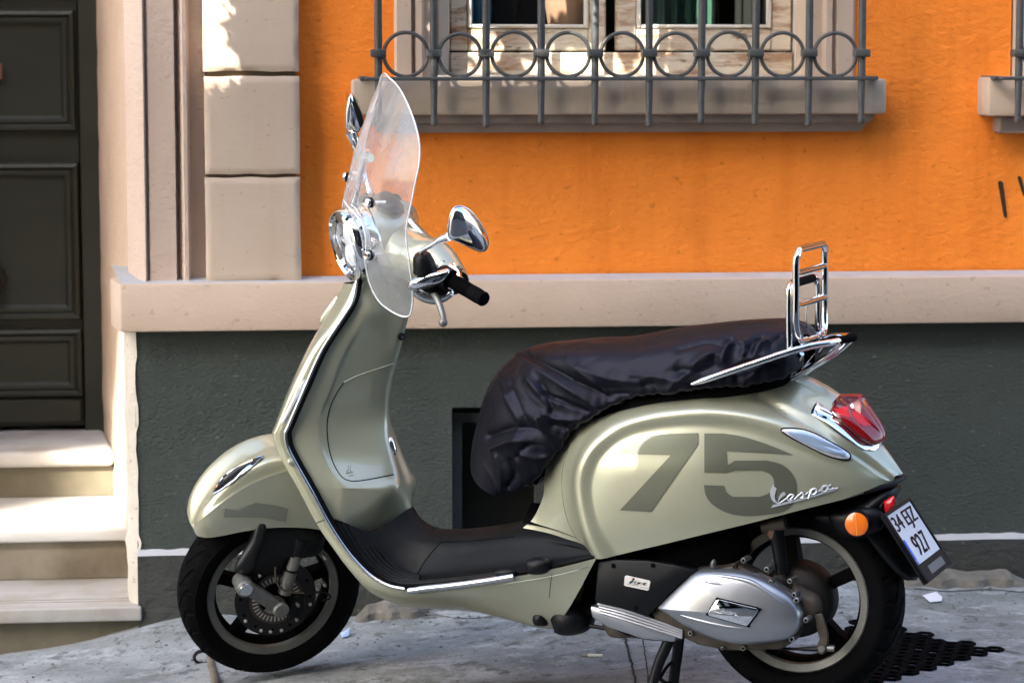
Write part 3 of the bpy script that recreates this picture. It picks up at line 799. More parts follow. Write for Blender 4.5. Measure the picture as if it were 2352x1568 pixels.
while cnt < 4300:
    px, py = rnd.uniform(100, 1560), rnd.uniform(-170, 330)
    s = rnd.uniform(.010, .040)*rnd.choice((.5, 1, 1)); rp = s*1.5/.00115
    if any(in_poly(px+rp*k_, py+rp*l_, P) for P in LIT for k_, l_ in ((0, 0), (1, 0), (-1, 0), (0, 1), (0, -1))): continue
    q = at(px, py, -.03 if px < 1000 or px > 1450 else .148)
    t = rnd.uniform(1.25, 1.75); c = q+TO_SUN*t
    n_ = (TO_SUN+Vector((rnd.uniform(-.5, .5), rnd.uniform(-.5, .5), rnd.uniform(-.5, .5)))).normalized()
    u = n_.orthogonal().normalized(); w = n_.cross(u); a = rnd.uniform(0, 6.28); u, w = u*math.cos(a)+w*math.sin(a), w*math.cos(a)-u*math.sin(a)
    b = len(V); V += [c-u*s*1.5, c+w*s*.8, c+u*s*1.5, c-w*s*.8]; Fc.append((b, b+1, b+2, b+3)); cnt += 1
shade_leaves = obj('shade_leaves', V, Fc, M['leaf'], None, 0); shade_leaves['kind'] = 'stuff'
# ================================================================== SCOOTER
PSI, DIP = R(22.3), R(3.9)
ef = -RT*math.cos(PSI)+FH*math.sin(PSI)
EX = ef*math.cos(DIP)-ZZ*math.sin(DIP)          # forward
EY = ZZ.cross(EX).normalized()                  # left, towards the street
EZ = EX.cross(EY)
O = CAM + ray(1828.7, 1377.8)*5.917 - EY*.05 - EZ*.236
MS = Matrix(((EX.x, EY.x, EZ.x, O.x), (EX.y, EY.y, EZ.y, O.y), (EX.z, EY.z, EZ.z, O.z), (0, 0, 0, 1)))
MSI = MS.inverted()
LC = MSI @ CAM
def lray(px, py): return (MSI.to_3x3() @ ray(px, py)).normalized()
def S(px, py, lat):
    d = lray(px, py); return LC + d*((lat-LC.y)/d.y)
# steered group: everything is drawn straight ahead, then turned about the steering axis
AX0 = Vector((1.371, 0, .245))
CAS = R(26.5); AXD = Vector((-math.sin(CAS), 0, math.cos(CAS)))
MH = Matrix.Translation(AX0) @ Matrix.Rotation(R(44.5), 4, AXD) @ Matrix.Translation(-AX0)
MHI = MH.inverted(); HC = MHI @ LC
def hray(px, py): return (MHI.to_3x3() @ lray(px, py)).normalized()
def H(px, py, lat):
    d = hray(px, py); return HC + d*((lat-HC.y)/d.y)

sc = thing('motor_scooter', 'sage cream motor scooter with a 75 on its side, clear windscreen and chrome rack', 'scooter')
sc.matrix_world = MS
def part(name, VF, m, parent=None, smooth=40, xf=None): return obj(name, VF[0], VF[1], m, parent or sc, smooth, xf)
def bvh(*obs):
    V = []; Fc = []
    for o in obs:
        n = len(V); V += [v.co.copy() for v in o.data.vertices]; Fc += [tuple(i+n for i in p.vertices) for p in o.data.polygons]
    return BVHTree.FromPolygons(V, Fc)
def onto(tree, px, py, off=.001):       # where the sight line through a photograph point meets the surface
    d = lray(px, py); h = tree.ray_cast(LC, d)
    if h[0] is None: return None, None
    n = h[1]
    if n.dot(d) > 0: n = -n
    return h[0]+n*off, n
def ontoP(tree, pts, off=.001):
    out = []
    for p in pts:
        q, n = onto(tree, p[0], p[1], off)
        if q is not None: out.append(q)
    return out
def seam(name, tree, pts, r, m, parent, n=6, off=.0):
    P = [(p.x, p.y) for p in spline([Vector((x, y, 0)) for x, y in pts], n)]
    Q = ontoP(tree, P, off)
    return part(name, tube(Q, r, 6), m, parent)
def decal(tree, poly, off=.0015, cuts=5):
    bm = bmesh.new(); vs = [bm.verts.new((x, y, 0)) for x, y in poly]
    es = [bm.edges.new((vs[i], vs[(i+1) % len(vs)])) for i in range(len(vs))]
    bmesh.ops.triangle_fill(bm, use_beauty=True, use_dissolve=False, edges=es)
    for _ in range(cuts):
        lng = [e for e in bm.edges if e.calc_length() > 7]
        if not lng: break
        bmesh.ops.subdivide_edges(bm, edges=lng, cuts=1); bmesh.ops.triangulate(bm, faces=bm.faces[:])
    bm.verts.index_update(); V = []; ok = []
    for v in bm.verts:
        q, n = onto(tree, v.co.x, v.co.y, off); ok.append(q is not None); V.append(q if q is not None else Vector())
    Fc = [tuple(v.index for v in f.verts) for f in bm.faces if all(ok[v.index] for v in f.verts)]
    bm.free(); return V, Fc

# ------------------------------------------------------------------ rear body
ST = [
 [(1198,1213,.072),(1222,1190,.075),(1244,1140,.08),(1248,1090,.08),(1256,1050,.075),(1275,1000,.06),(1300,950,0)],
 [(1265,1228,.115),(1270,1180,.118),(1280,1120,.122),(1290,1060,.122),(1310,1000,.115),(1340,950,.09),(1370,890,0)],
 [(1335,1254,.150),(1327,1200,.160),(1322,1130,.163),(1332,1060,.163),(1358,1000,.150),(1395,945,.12),(1430,870,0)],
 [(1374,1281,.172),(1374,1215,.184),(1380,1130,.188),(1395,1060,.186),(1420,995,.172),(1455,935,.13),(1490,862,0)],
 [(1480,1260,.180),(1480,1200,.190),(1485,1120,.194),(1495,1060,.192),(1510,985,.176),(1530,925,.135),(1560,850,0)],
 [(1600,1231,.180),(1600,1180,.188),(1605,1100,.192),(1615,1040,.186),(1625,975,.168),(1640,918,.13),(1660,842,0)],
 [(1720,1202,.170),(1720,1150,.176),(1730,1090,.176),(1740,1040,.169),(1750,990,.150),(1768,930,.108),(1800,846,0)],
 [(1840,1171,.150),(1840,1130,.154),(1850,1090,.150),(1860,1055,.140),(1870,1015,.118),(1886,962,.080),(1915,895,0)],
 [(1930,1148,.116),(1932,1115,.118),(1938,1085,.113),(1945,1060,.102),(1947,1035,.086),(1955,1000,.060),(1975,962,0)],
 [(2000,1123,.076),(2000,1107,.076),(2003,1095,.072),(2006,1083,.063),(2008,1068,.052),(2018,1048,.034),(2034,1030,0)],
 [(2046,1110,.034),(2046,1107,.034),(2049,1102,.033),(2053,1097,.030),(2057,1093,.024),(2064,1090,.012),(2074,1087,0)],
]
rows = [mirror_row([S(*p) for p in s]) for s in ST]
V, Fc, nr, nc = loft(rows, 14, 16)
crest = spline([S(x, y, .19) for x, y in ((1378,1290),(1342,1220),(1324,1150),(1324,1090),(1347,1032),(1392,988),(1452,961),(1540,947),(1630,947),(1720,962),(1810,995),(1900,1037),(1970,1074),(2040,1112),(2100,1150),(1700,1420),(1400,1330))], 6, True)
CP = [(p.x, p.z) for p in crest]
def sdist(x, z, P):
    best = 9
    n = len(P)
    for i in range(n):
        ax, az = P[i-1]; bx, bz = P[i]; dx_, dz_ = bx-ax, bz-az
        L = dx_*dx_+dz_*dz_; t = max(0, min(1, ((x-ax)*dx_+(z-az)*dz_)/L)) if L else 0
        d = (x-ax-dx_*t)**2+(z-az-dz_*t)**2
        if d < best: best = d
    best = math.sqrt(best)
    return best if in_poly(x, z, P) else -best
def sstep(a, b, x):
    t = max(0, min(1, (x-a)/(b-a))); return t*t*(3-2*t)
TB0 = BVHTree.FromPolygons(V, Fc)
def KT(x, y): return (3200+x/3.92)/1.7415, (1550+y/3.92)/1.7415
GR = [([KT(*p) for p in ((-700,120),(-350,330),(0,520),(300,660),(560,835),(800,1000),(1050,1180),(1280,1345),(1440,1450))], -.0075, .0085), ([KT(*p) for p in ((-600,60),(-250,220),(60,400),(330,520),(620,720),(900,930),(1150,1130),(1450,1370))], .004, .008), ([KT(*p) for p in ((820,1090),(1000,1210),(1200,1340),(1370,1450))], .004, .007)]
GRV = [(ontoP(TB0, [(p.x, p.y) for p in spline([Vector((x, y, 0)) for x, y in P], 3)], 0), dp, wd_) for P, dp, wd_ in GR]
def segd(p, a, b):
    ab = b-a; t = max(0, min(1, (p-a).dot(ab)/max(1e-9, ab.length_squared))); return (p-a-ab*t).length
nrm_V = []
for v in V:
    s = 1 if v.y >= 0 else -1
    ay = abs(v.y)
    d = sdist(v.x, v.z, CP); g = sstep(.02, .09, ay)*sstep(-.20, -.10, v.x)
    if d < 0: h = -.010*sstep(-.002, -.055, d) + .013*sstep(-.030, 0, d)
    else: h = .013 - .019*sstep(.002, .040, d) + .003*sstep(.06, .26, d)
    q = Vector((v.x, ay, v.z)); gd_ = 0
    if v.x < .25:
        for Q, dp, wd_ in GRV:
            if len(Q) > 1:
                m = min(segd(q, Q[k], Q[k+1]) for k in range(len(Q)-1))
                if m < 3*wd_: gd_ += dp*math.exp(-(m/wd_)**2)*sstep(.22, .05, v.x) if False else dp*math.exp(-(m/wd_)**2)*(1-sstep(.02, .22, v.x))
    nrm_V.append(Vector((v.x, s*max(0, ay+h*g+gd_*.6*sstep(0, .03, ay)), v.z+gd_*.8)))
body = part('rear_body', (nrm_V, Fc), M['paint'], None, 60)
TB = bvh(body)
low = [r[0] for r in rows]; up_ = [r[-1] for r in rows]
uV = []; uF = []
for i_, (a_, b_) in enumerate(zip(spline(low, 6), spline(up_, 6))): uV += [a_+Vector((0, -.006, .012)), a_.lerp(b_, .5)+Vector((0, 0, .05)), b_+Vector((0, .006, .012))]
for i_ in range(len(uV)//3-1):
    for j_ in range(2): uF.append((3*i_+j_, 3*i_+j_+1, 3*i_+4+j_, 3*i_+3+j_))
part('underside', (uV, uF), M['black_matte'], body)
seam('body_seam', TB, [(1256,1228),(1288,1150),(1290,1090),(1310,1030)], .0011, M['black_matte'], body) if False else None
seam('body_seam', TB, [(1343,1262),(1308,1205),(1293,1145),(1292,1080),(1308,1020)], .0012, M['decal'], body)
# the numerals
P7 = [(1420,1027),(1450,1012),(1490,1001),(1540,996),(1603,994),(1603,1022),(1601,1030),(1497,1174),(1424,1172),(1537,1042),(1420,1042)] 
P7 = [(1420,1042),(1438,1026),(1462,1012),(1495,1001),(1540,996),(1604,994),(1604,1021),(1496,1175),(1424,1171),(1541,1045)]
P5 = [(1618,995),(1660,995),(1700,1001),(1745,1014),(1790,1031),(1822,1045),(1778,1041),(1669,1036),(1671,1068),(1688,1057),(1762,1057),(1795,1066),(1818,1085),(1829,1112),(1829,1140),(1818,1160),(1800,1172),(1760,1179),(1712,1183),(1672,1176),(1640,1160),(1622,1138),(1617,1113),(1663,1115),(1669,1130),(1684,1140),(1745,1140),(1771,1129),(1779,1112),(1775,1093),(1760,1081),(1690,1080),(1668,1086),(1618,1085)]
def sp2(P, n=4): return [(p.x, p.y) for p in spline([Vector((x, y, 0)) for x, y in P], n)]
P5 = [(1618,995)] + sp2([(1660,995),(1700,1001),(1745,1014),(1790,1031),(1822,1045)]) + [(1778,1041),(1669,1036),(1671,1068),(1688,1057)] + sp2([(1762,1057),(1795,1066),(1818,1085),(1829,1112),(1829,1140),(1818,1160),(1797,1174),(1760,1181),(1712,1184),(1672,1177),(1640,1160),(1622,1138),(1617,1113)]) + sp2([(1663,1115),(1669,1130),(1684,1140)], 3) + sp2([(1745,1140),(1765,1132),(1777,1117),(1777,1100),(1767,1087),(1750,1080)]) + [(1690,1080),(1668,1086),(1618,1085)]
P7 = sp2([(1420,1042),(1438,1026),(1462,1012),(1495,1001),(1540,996)]) + [(1604,994),(1604,1021),(1496,1175),(1424,1171),(1541,1045)]
part('number_decal', decal(TB, P7), M['decal'], body, 60)['label'] = 'olive grey numeral 7'
part('number_decal', decal(TB, P5), M['decal'], body, 60)['label'] = 'olive grey numeral 5'
# script badge: strokes in badge space (x along, y up), laid on the body
def badge_pt(u, v): return 1771+u*(1924-1771)-v*(-.03)*0, 1163-u*(1163-1117)-v*50
def B_(u, v):
    x0, y0 = 1771, 1164; ux, uy = 150, -42; vx, vy = -6, -44
    return x0+u*ux+v*vx, y0+u*uy+v*vy
strokes = [
 ([(.02,.95),(-.005,.75),(.0,.45),(.04,.12),(.075,-.0)], .0022), ([(.02,.95),(.035,1.02),(.05,.98)], .0016),
 ([(.075,.0),(.13,.35),(.20,.62),(.26,.66),(.24,.55)], .0020),
 ([(.075,.0),(.0,-.09),(.0,-.10),(.5,-.06),(1.0,.08)], .0014),
 ([(.21,.05),(.29,.24),(.35,.38),(.32,.46),(.27,.36),(.265,.14),(.31,.05),(.38,.12)], .0017),
 ([(.38,.12),(.44,.34),(.47,.46),(.485,.25),(.47,.08),(.43,.06)], .0017), ([(.47,.08),(.52,.14)], .0014),
 ([(.52,.14),(.57,.40),(.575,.44),(.535,-.10)], .0017), ([(.57,.38),(.62,.48),(.66,.42),(.66,.22),(.61,.10),(.57,.12)], .0017),
 ([(.66,.14),(.71,.16)], .0014),
 ([(.83,.42),(.78,.50),(.73,.42),(.715,.24),(.75,.12),(.80,.20),(.84,.44),(.825,.20),(.85,.10),(.90,.16),(.94,.13),(1.0,.12)], .0017)]
def KV(x, y): return (3040+x/6.533)/1.7415, (1900+y/6.533)/1.7415
def raised(tree, poly, h0, h1):
    P = []
    for i in range(len(poly)):
        (x0, y0), (x1, y1) = poly[i], poly[(i+1) % len(poly)]; k = max(1, int(math.hypot(x1-x0, y1-y0)/8))
        P += [(x0+(x1-x0)*j/k, y0+(y1-y0)*j/k) for j in range(k)]
    V, Fc = decal(tree, P, h1, 0)
    lo = ontoP(tree, P, h0); hi = ontoP(tree, P, h1); n = len(P); o = len(V)
    if len(lo) == n and len(hi) == n:
        V = V + lo + hi; Fc = Fc + [(o+i, o+(i+1) % n, o+n+(i+1) % n, o+n+i) for i in range(n)]
    return V, Fc
sb = MB()
for P in ([(380,232),(330,262),(288,340),(266,430),(272,530),(305,620),(365,690),(455,738),(478,725),(425,660),(388,590),(385,530),(410,420),(438,340),(385,300),(360,290)],
          [(640,425),(580,450),(525,505),(490,580),(475,650),(468,728),(492,728),(505,650),(535,600),(590,550),(680,495),(650,455)],
          [(290,838),(340,770),(440,750),(800,678),(1200,572),(1560,465),(1950,360),(1950,385),(1600,492),(1200,612),(800,716),(430,802)]):
    sb.add(raised(TB, [KV(x, y) for x, y in P], .0, .0035))
for P, r in (([(490,730),(600,660),(700,590)], .0011), ([(790,630),(850,565),(882,522),(850,498),(800,500),(745,535),(722,580),(728,625),(760,655),(805,652),(850,632)], .0021),
             ([(890,625),(1000,520),(1092,440)], .0013), ([(1098,440),(1128,490),(1130,545),(1090,588),(1040,585)], .0026), ([(1150,520),(1210,480),(1275,432)], .0013),
             ([(1340,400),(1300,500),(1262,605)], .0028), ([(1290,420),(1350,372),(1420,348),(1468,365),(1472,415),(1440,468),(1390,495),(1335,490)], .0024), ([(1480,440),(1540,400),(1595,365)], .0013),
             ([(1770,330),(1750,285),(1690,275),(1630,310),(1608,365),(1630,415),(1680,425),(1740,390),(1770,330)], .0026), ([(1855,248),(1800,272),(1778,320),(1800,368),(1850,365),(1920,335),(1955,355),(2030,330)], .0018)):
    Q = ontoP(TB, [KV(p.x, p.y) for p in spline([Vector((u, v, 0)) for u, v in P], 5)], .0022)
    sb.add(tube(Q, r, 6))
sb.build('script_badge', M['badge_silver'], body)
# rear indicator lens (clear, in a thin black seal)
IND = [(1794,988),(1812,984),(1845,988),(1875,999),(1910,1018),(1940,1035),(1953,1047),(1948,1055),(1925,1053),(1895,1043),(1860,1026),(1825,1008)]
q = ontoP(TB, IND, .002)
_, n0 = onto(TB, 1875, 1020)
part('indicator', pillow(q, n0*.008, 5, 3, False), M['clear_lens'], body)
part('indicator_seal', tube(q, .0022, 6, 4, True), M['black_matte'], body)
ql = ontoP(TB, [(1812,992),(1850,997),(1905,1022),(1938,1042),(1930,1046),(1890,1034),(1850,1016),(1822,1002)], .0095)
part('indicator_bulb_window', pillow(ql, n0*.004, 4, 3, False), mat('bulb_window', (.36, .46, .60), .15, .3, 1), body)

# tail light: chrome shell, ribbed red lens
def tl_row(px, py, w): return S(px, py, w)
def pod(outer, c0, w, name, m, parent, rings=7, p=.42): return part(name, pillow([S(x, y, c0) for x, y in outer], Vector((0, w, 0)), rings, 4, True, p), m, parent, 50)
def half_pod(outer, thick, name, m, parent, rings=8, p=.33, sink=.004):
    ring = []
    for (x, y, on) in outer:
        q = onto(TB, *KT(x, y), -sink)[0] if on else None
        ring.append(q if q is not None else S(*KT(x, y), 0))
    V, Fc = pillow(ring, thick, rings, 3, False, p)
    n = len(V); V = V + [Vector((v.x, -v.y, v.z)) for v in V]; Fc = Fc + [tuple(reversed([i+n for i in f])) for f in Fc]
    return part(name, (V, Fc), m, parent, 55)
tl = half_pod(((178,352,1),(200,290,1),(255,205,1),(310,150,0),(400,128,0),(600,118,0),(760,130,0),(930,140,0),(1100,400,0),(1250,680,0),(1300,810,0),(1280,930,1),(1210,980,1),(1110,990,1),(1000,968,1),(880,905,1),(700,785,1),(500,635,1),(330,500,1),(195,395,1)), Vector((-.004, .020, .003)), 'tail_light', M['chrome'], sc, 9, .30)
TC1 = bvh(tl)
ring = []
for (x, y, on) in ((480,318,1),(520,205,1),(600,128,0),(760,112,0),(932,122,0),(940,178,0),(964,232,0),(1062,360,0),(1202,560,0),(1287,720,0),(1307,800,0),(1288,862,1),(1190,900,1),(1110,885,1),(1000,822,1),(850,705,1),(650,528,1),(500,375,1)):
    q = onto(TC1, *KT(x, y), -.001)[0] if on else None
    ring.append(q if q is not None else S(*KT(x, y), -.004))
V, Fc = pillow(ring, Vector((-.012, .025, .008)), 10, 3, False, .26)
n = len(V); V = V + [Vector((v.x, -v.y, v.z)) for v in V]; Fc = Fc + [tuple(reversed([i+n for i in f])) for f in Fc]
part('lens', (V, Fc), M['red_lens'], tl, 50)
TL = bvh(*tl.children)
part('lens_top', decal(TL, [KT(*p) for p in ((545,200),(610,142),(900,135),(915,175),(880,205),(820,240),(760,262),(640,290),(525,310))], .0006), M['red_dark'], tl, 60)
part('lens_rib', tube(ontoP(TL, [KT(*p) for p in ((752,268),(752,330),(800,430),(900,560),(1000,670),(1080,745),(1150,812))], .0), .0011, 8, 4), mat('lens_edge', (.35, .10, .12), .3), tl)
part('lens_edge', tube(ontoP(TL, [KT(*p) for p in ((530,230),(492,315),(512,372),(650,515),(850,692),(1000,808),(1120,876))], .0005), .0015, 8, 4), M['chrome'], tl)
# reflector facets seen through the lens
for P in (((530,335),(600,330),(740,285),(745,370),(790,470),(700,450),(620,420)), ((800,400),(880,360),(1000,440),(1090,540),(1120,590),(1000,600),(900,540))):
    V_, F_ = decal(TL, [KT(*p) for p in P], .0007)
    if len(F_): part('lens_facet', (V_, F_), mat('bright_red_lens', (.62, .004, .008), .3), tl, 60)
# foot of the rack on the tail and the black gap under the cover
part('under_seat', pillow([S(x, y, 0) for x, y in ((1290,1000),(1330,930),(1420,880),(1560,862),(1700,850),(1822,852),(1832,868),(1810,884),(1700,900),(1500,930),(1380,1000),(1320,1040))], (0, .135, 0), 6, 3, True, .35), M['black_matte'])

# ------------------------------------------------------------------ leg shield (outer skin) and floor skirt
RIM = [(820,644,.080),(810.5,690,.100),(791,726,.120),(740,804,.155),(701,890,.180),(662,980,.193),(656,996,.195),(661,1027,.195),(681,1066.7,.195),(716.5,1129,.195),(748,1188,.195),(776,1234,.195),(810,1280,.195),(850,1320,.195),(890,1343,.195),(930,1352,.195),(1000,1348,.195),(1080,1338,.195),(1180,1324,.195),(1280,1304,.195),(1370,1281,.190)]
FLG = [(812,652,.070),(787,694,.092),(757,738,.112),(715,800,.150),(672,884,.176),(634,977,.190),(626,999,.192),(634,1026,.192),(651,1064,.193),(686,1126,.194),(725,1200,.194),(760,1252,.190),(802,1308,.184),(846,1356,.170),(890,1379,.150),(930,1392,.132),(1000,1395,.120),(1080,1400,.112),(1160,1417,.106),(1230,1434,.102),(1278,1438,.10)]
rows = []
for i, (a, b) in enumerate(zip(RIM, FLG)):
    w = 0 if i < 11 else min(1, (i-10)/4)
    A_, B2 = S(*a), S(*b); off = Vector((.036*(1-w), 0, -.012*w)); off2 = Vector((.055*(1-w), 0, -.016*w))
    Mid = A_.lerp(B2, .5)+Vector((0, .006+.004*w, 0))
    if i == 20: Mid = S(1312, 1388, .155)
    rows.append(mirror_row([A_, Mid, B2, Vector((B2.x, B2.y*.62, B2.z))+off, Vector((B2.x, 0, B2.z))+off2]))
V, Fc, nr, nc = loft(rows, 5, 5)
shield = part('leg_shield', (V, Fc), M['paint'], None, 50)
# seam where the two-piece skirt begins, side marker strip, tie cover at the front
TS = bvh(shield)
seam('panel_seam', TS, [(752,1190),(738,1196),(726,1201)], .0009, M['black_matte'], shield)
seam('panel_seam', TS, [(1268,1318),(1264,1345),(1262,1372)], .0009, M['black_matte'], shield)
seam('panel_seam', TS, [(965,1362),(1060,1352),(1180,1337),(1280,1320),(1368,1297)], .0008, M['decal'], shield)
q = ontoP(TS, [(703,868),(690,884),(668,925),(650,960),(646,974),(654,968),(672,935),(697,890)], .0015)
if len(q) > 5: part('side_marker', pillow(q, (0, .003, 0), 3, 2, False), M['clear_lens'], shield)
part('horn_cover', prism([S(x, y, -.03) for x, y in ((800,668),(783,690),(760,722),(757,740),(775,735),(800,700))], (0, .06, 0), .006, 2), M['paint'])
q = ontoP(TS, [(663,1052),(672,1056),(676,1068),(664,1066)], .002)
if len(q) == 4: part('edge_clip', pillow(q, (0, .008, 0), 3, 2, False), M['paint'], shield)
# chrome edge trim
rp = [S(x, y, l+.003) for x, y, l in RIM[:16]]
trim = part('edge_trim', tube(rp, .0050, 10, 8), M['chrome_worn'])
part('trim_seal', tube([p+Vector((-.008, -.006, .002)) for p in rp], .005, 8, 8), M['black_matte'], trim)
part('side_rail', tube([S(965,1352,.199), S(1040,1344,.199), S(1120,1333,.199), S(1181,1323,.199)], .0085, 12, 6), M['chrome_worn'])
part('trim_joint', tube([S(940,1356,.199), S(965,1353,.199)], .0088, 12), M['chrome_worn'], trim)

# ------------------------------------------------------------------ inner shield with glove box and centre column
INN = [
 [(838,618,.070),(840,620,.068),(850,622,.064),(895,625,.045),(950,640,.0)],
 [(822,652,.080),(830,655,.078),(842,660,.068),(889,668,.046),(945,692,.0)],
 [(790,726,.118),(812,738,.105),(848,718,.082),(895,728,.036),(935,738,.0)],
 [(741,804,.152),(783,815,.125),(810,800,.100),(882,800,.038),(919,800,.0)],
 [(702,890,.176),(752,893,.142),(778,882,.118),(866,880,.040),(899,875,.0)],
 [(664,980,.189),(722,975,.155),(752,965,.130),(856,955,.042),(892,948,.0)],
 [(665,1030,.191),(734,1040,.160),(762,1042,.138),(876,1025,.046),(902,1015,.0)],
 [(699,1100,.191),(762,1108,.166),(798,1112,.148),(901,1092,.052),(926,1090,.0)],
 [(712,1122,.191),(768,1132,.168),(802,1130,.150),(893,1134,.080),(938,1122,.0)],
 [(747,1188,.191),(764,1190,.175),(790,1198,.160),(850,1220,.090),(946,1166,.0)],
]
rows = [mirror_row([S(*p) for p in r]) for r in INN]
V, Fc, nr, nc = loft(rows, 6, 7)
inner = part('inner_shield', (V, Fc), M['paint'], None, 60)
TI = bvh(inner)
gb_ = [(912,832),(870,846),(820,863),(790,878),(775,900),(760,930),(752,965),(752,1000),(757,1035),(768,1068),(783,1092),(798,1102),(820,1104),(860,1098),(904,1089)]
seam('glove_box_seam', TI, gb_[3:], .0013, M['black_matte'], inner)
seam('glove_box_seam', TI, gb_[:4], .0011, mat('seam_edge', (.62, .62, .5), .3, 0, 1), inner)
q, n0 = onto(TI, 921, 772, .002)
if q is not None:
    part('key_lock', cyl(q-n0*.006, q+n0*.004, .0095, 20, bev=.002), M['black'], inner)
    part('key_slot', cyl(q+n0*.004, q+n0*.0045, .004, 12), M['grey_print'], inner)
hk = [(893,1004),(900,1003),(908,1020),(911,1042),(904,1047),(896,1030)]
part('bag_hook', pillow([S(x, y, .008) for x, y in hk], (0, .012, 0), 4, 3), M['chrome'])
# small load pictogram pressed into the box lid
lp = MB()
for P in ([(797,1084),(800,1077),(804,1077),(806,1084)], [(796,1087),(811,1083)], [(800,1068),(800,1074)], [(805,1068),(805,1074)], [(797,1078),(795,1086),(806,1084)], [(802,1093),(812,1090)]):
    Q = ontoP(TI, P, .0003)
    if len(Q) > 1: lp.add(tube(Q, .0007, 5))
lp.build('load_mark', M['decal'], inner)

# ------------------------------------------------------------------ floor mat and tunnel
EDGE = [(762,1196,.188),(800,1264,.188),(850,1316,.188),(905,1340,.188),(965,1342,.188),(1080,1331,.188),(1180,1318,.188),(1280,1299,.188),(1370,1277,.182)]
MID = [(857,1222,.100),(876,1250,.100),(903,1284,.100),(937,1311,.102),(964,1321,.106),(1070,1309,.116),(1180,1296,.126),(1280,1281,.145),(1362,1271,.172)]
SHO = [(905,1190,.058),(925,1216,.058),(950,1234,.058),(980,1242,.058),(1012,1244,.060),(1090,1240,.062),(1180,1228,.068),(1260,1230,.105),(1345,1256,.155)]
CEN = [(946,1164,0),(957,1183,0),(975,1200,0),(995,1210,0),(1015,1215,0),(1090,1212,0),(1180,1199,0),(1240,1185,0),(1300,1180,0)]
rows = [mirror_row([S(*a), S(*a).lerp(S(*b), .5)+Vector((0, 0, .001)), S(*b), S(*b).lerp(S(*c), .55), S(*c), S(*d)]) for a, b, c, d in zip(EDGE, MID, SHO, CEN)]
V, Fc, nr, nc = loft(rows, 5, 7)
floor = part('floor_mat', (V, Fc), M['mat_rubber'], None, 50)
TF = bvh(floor)
for t in (.12, .26, .40, .54, .68, .82):
    P = [S(*a).lerp(S(*b), t)+Vector((0, 0, .001)) for a, b in list(zip(EDGE, MID))[(1 if t > .5 else 0):(5 if t > .3 else 7)]]
    part('mat_rib', tube(P, .0042, 8, 6), M['mat_rubber'], floor)
seam('tunnel_seam', TF, [(958,1318),(975,1290),(995,1264),(1012,1246)], .0014, M['black_matte'], floor)
seam('tunnel_seam', TF, [(1012,1245),(1090,1241),(1180,1232)], .0012, M['black_matte'], floor)
for P, h in ([[(1210,1298),(1214,1284),(1240,1278),(1262,1285),(1266,1305),(1250,1317),(1216,1316)], .024], [[(1135,1316),(1150,1306),(1180,1306),(1187,1318),(1170,1322)], .012]):
    part('footrest_pivot', pillow([S(x, y, .19) for x, y in P], (0, h, 0), 5, 3, True, .35), M['black'])

# ------------------------------------------------------------------ wheels
def tyre_mesh(c, R0, R1, hw, NG, flip):
    prof = []
    half = [(R0, .72), (R0+.012, .93), (R0+.032, 1.0), (R1-.028, .97), (R1-.014, .80), (R1-.006, .58), (R1-.0015, .30), (R1, 0)]
    hs = spline([Vector((r, w*hw, 0)) for r, w in half], 5)
    prof = [(p.x, p.y) for p in hs] + [(p.x, -p.y) for p in hs[-2::-1]]
    seg = 420; V = []; Fc = []; m = len(prof)
    for i in range(seg):
        a = 2*math.pi*i/seg
        for r, o in prof:
            rr = r
            u = abs(o)/hw
            if r > R1-.030:
                ph = (a*NG/(2*math.pi) + flip*1.1*u + .18*math.sin(u*7) + (.5 if o < 0 else 0)) % 1
                if .10 < u < .93 and (ph < .16): rr -= .0045
                ph2 = (a*NG*2/(2*math.pi) + flip*.8*u) % 1
                if .45 < u < .75 and ph2 < .14: rr -= .0028
            V.append(c+Vector((rr*math.cos(a), o, rr*math.sin(a))))
    for i in range(seg):
        k = (i+1) % seg
        for j in range(m-1): Fc.append((i*m+j, i*m+j+1, k*m+j+1, k*m+j))
    return V, Fc
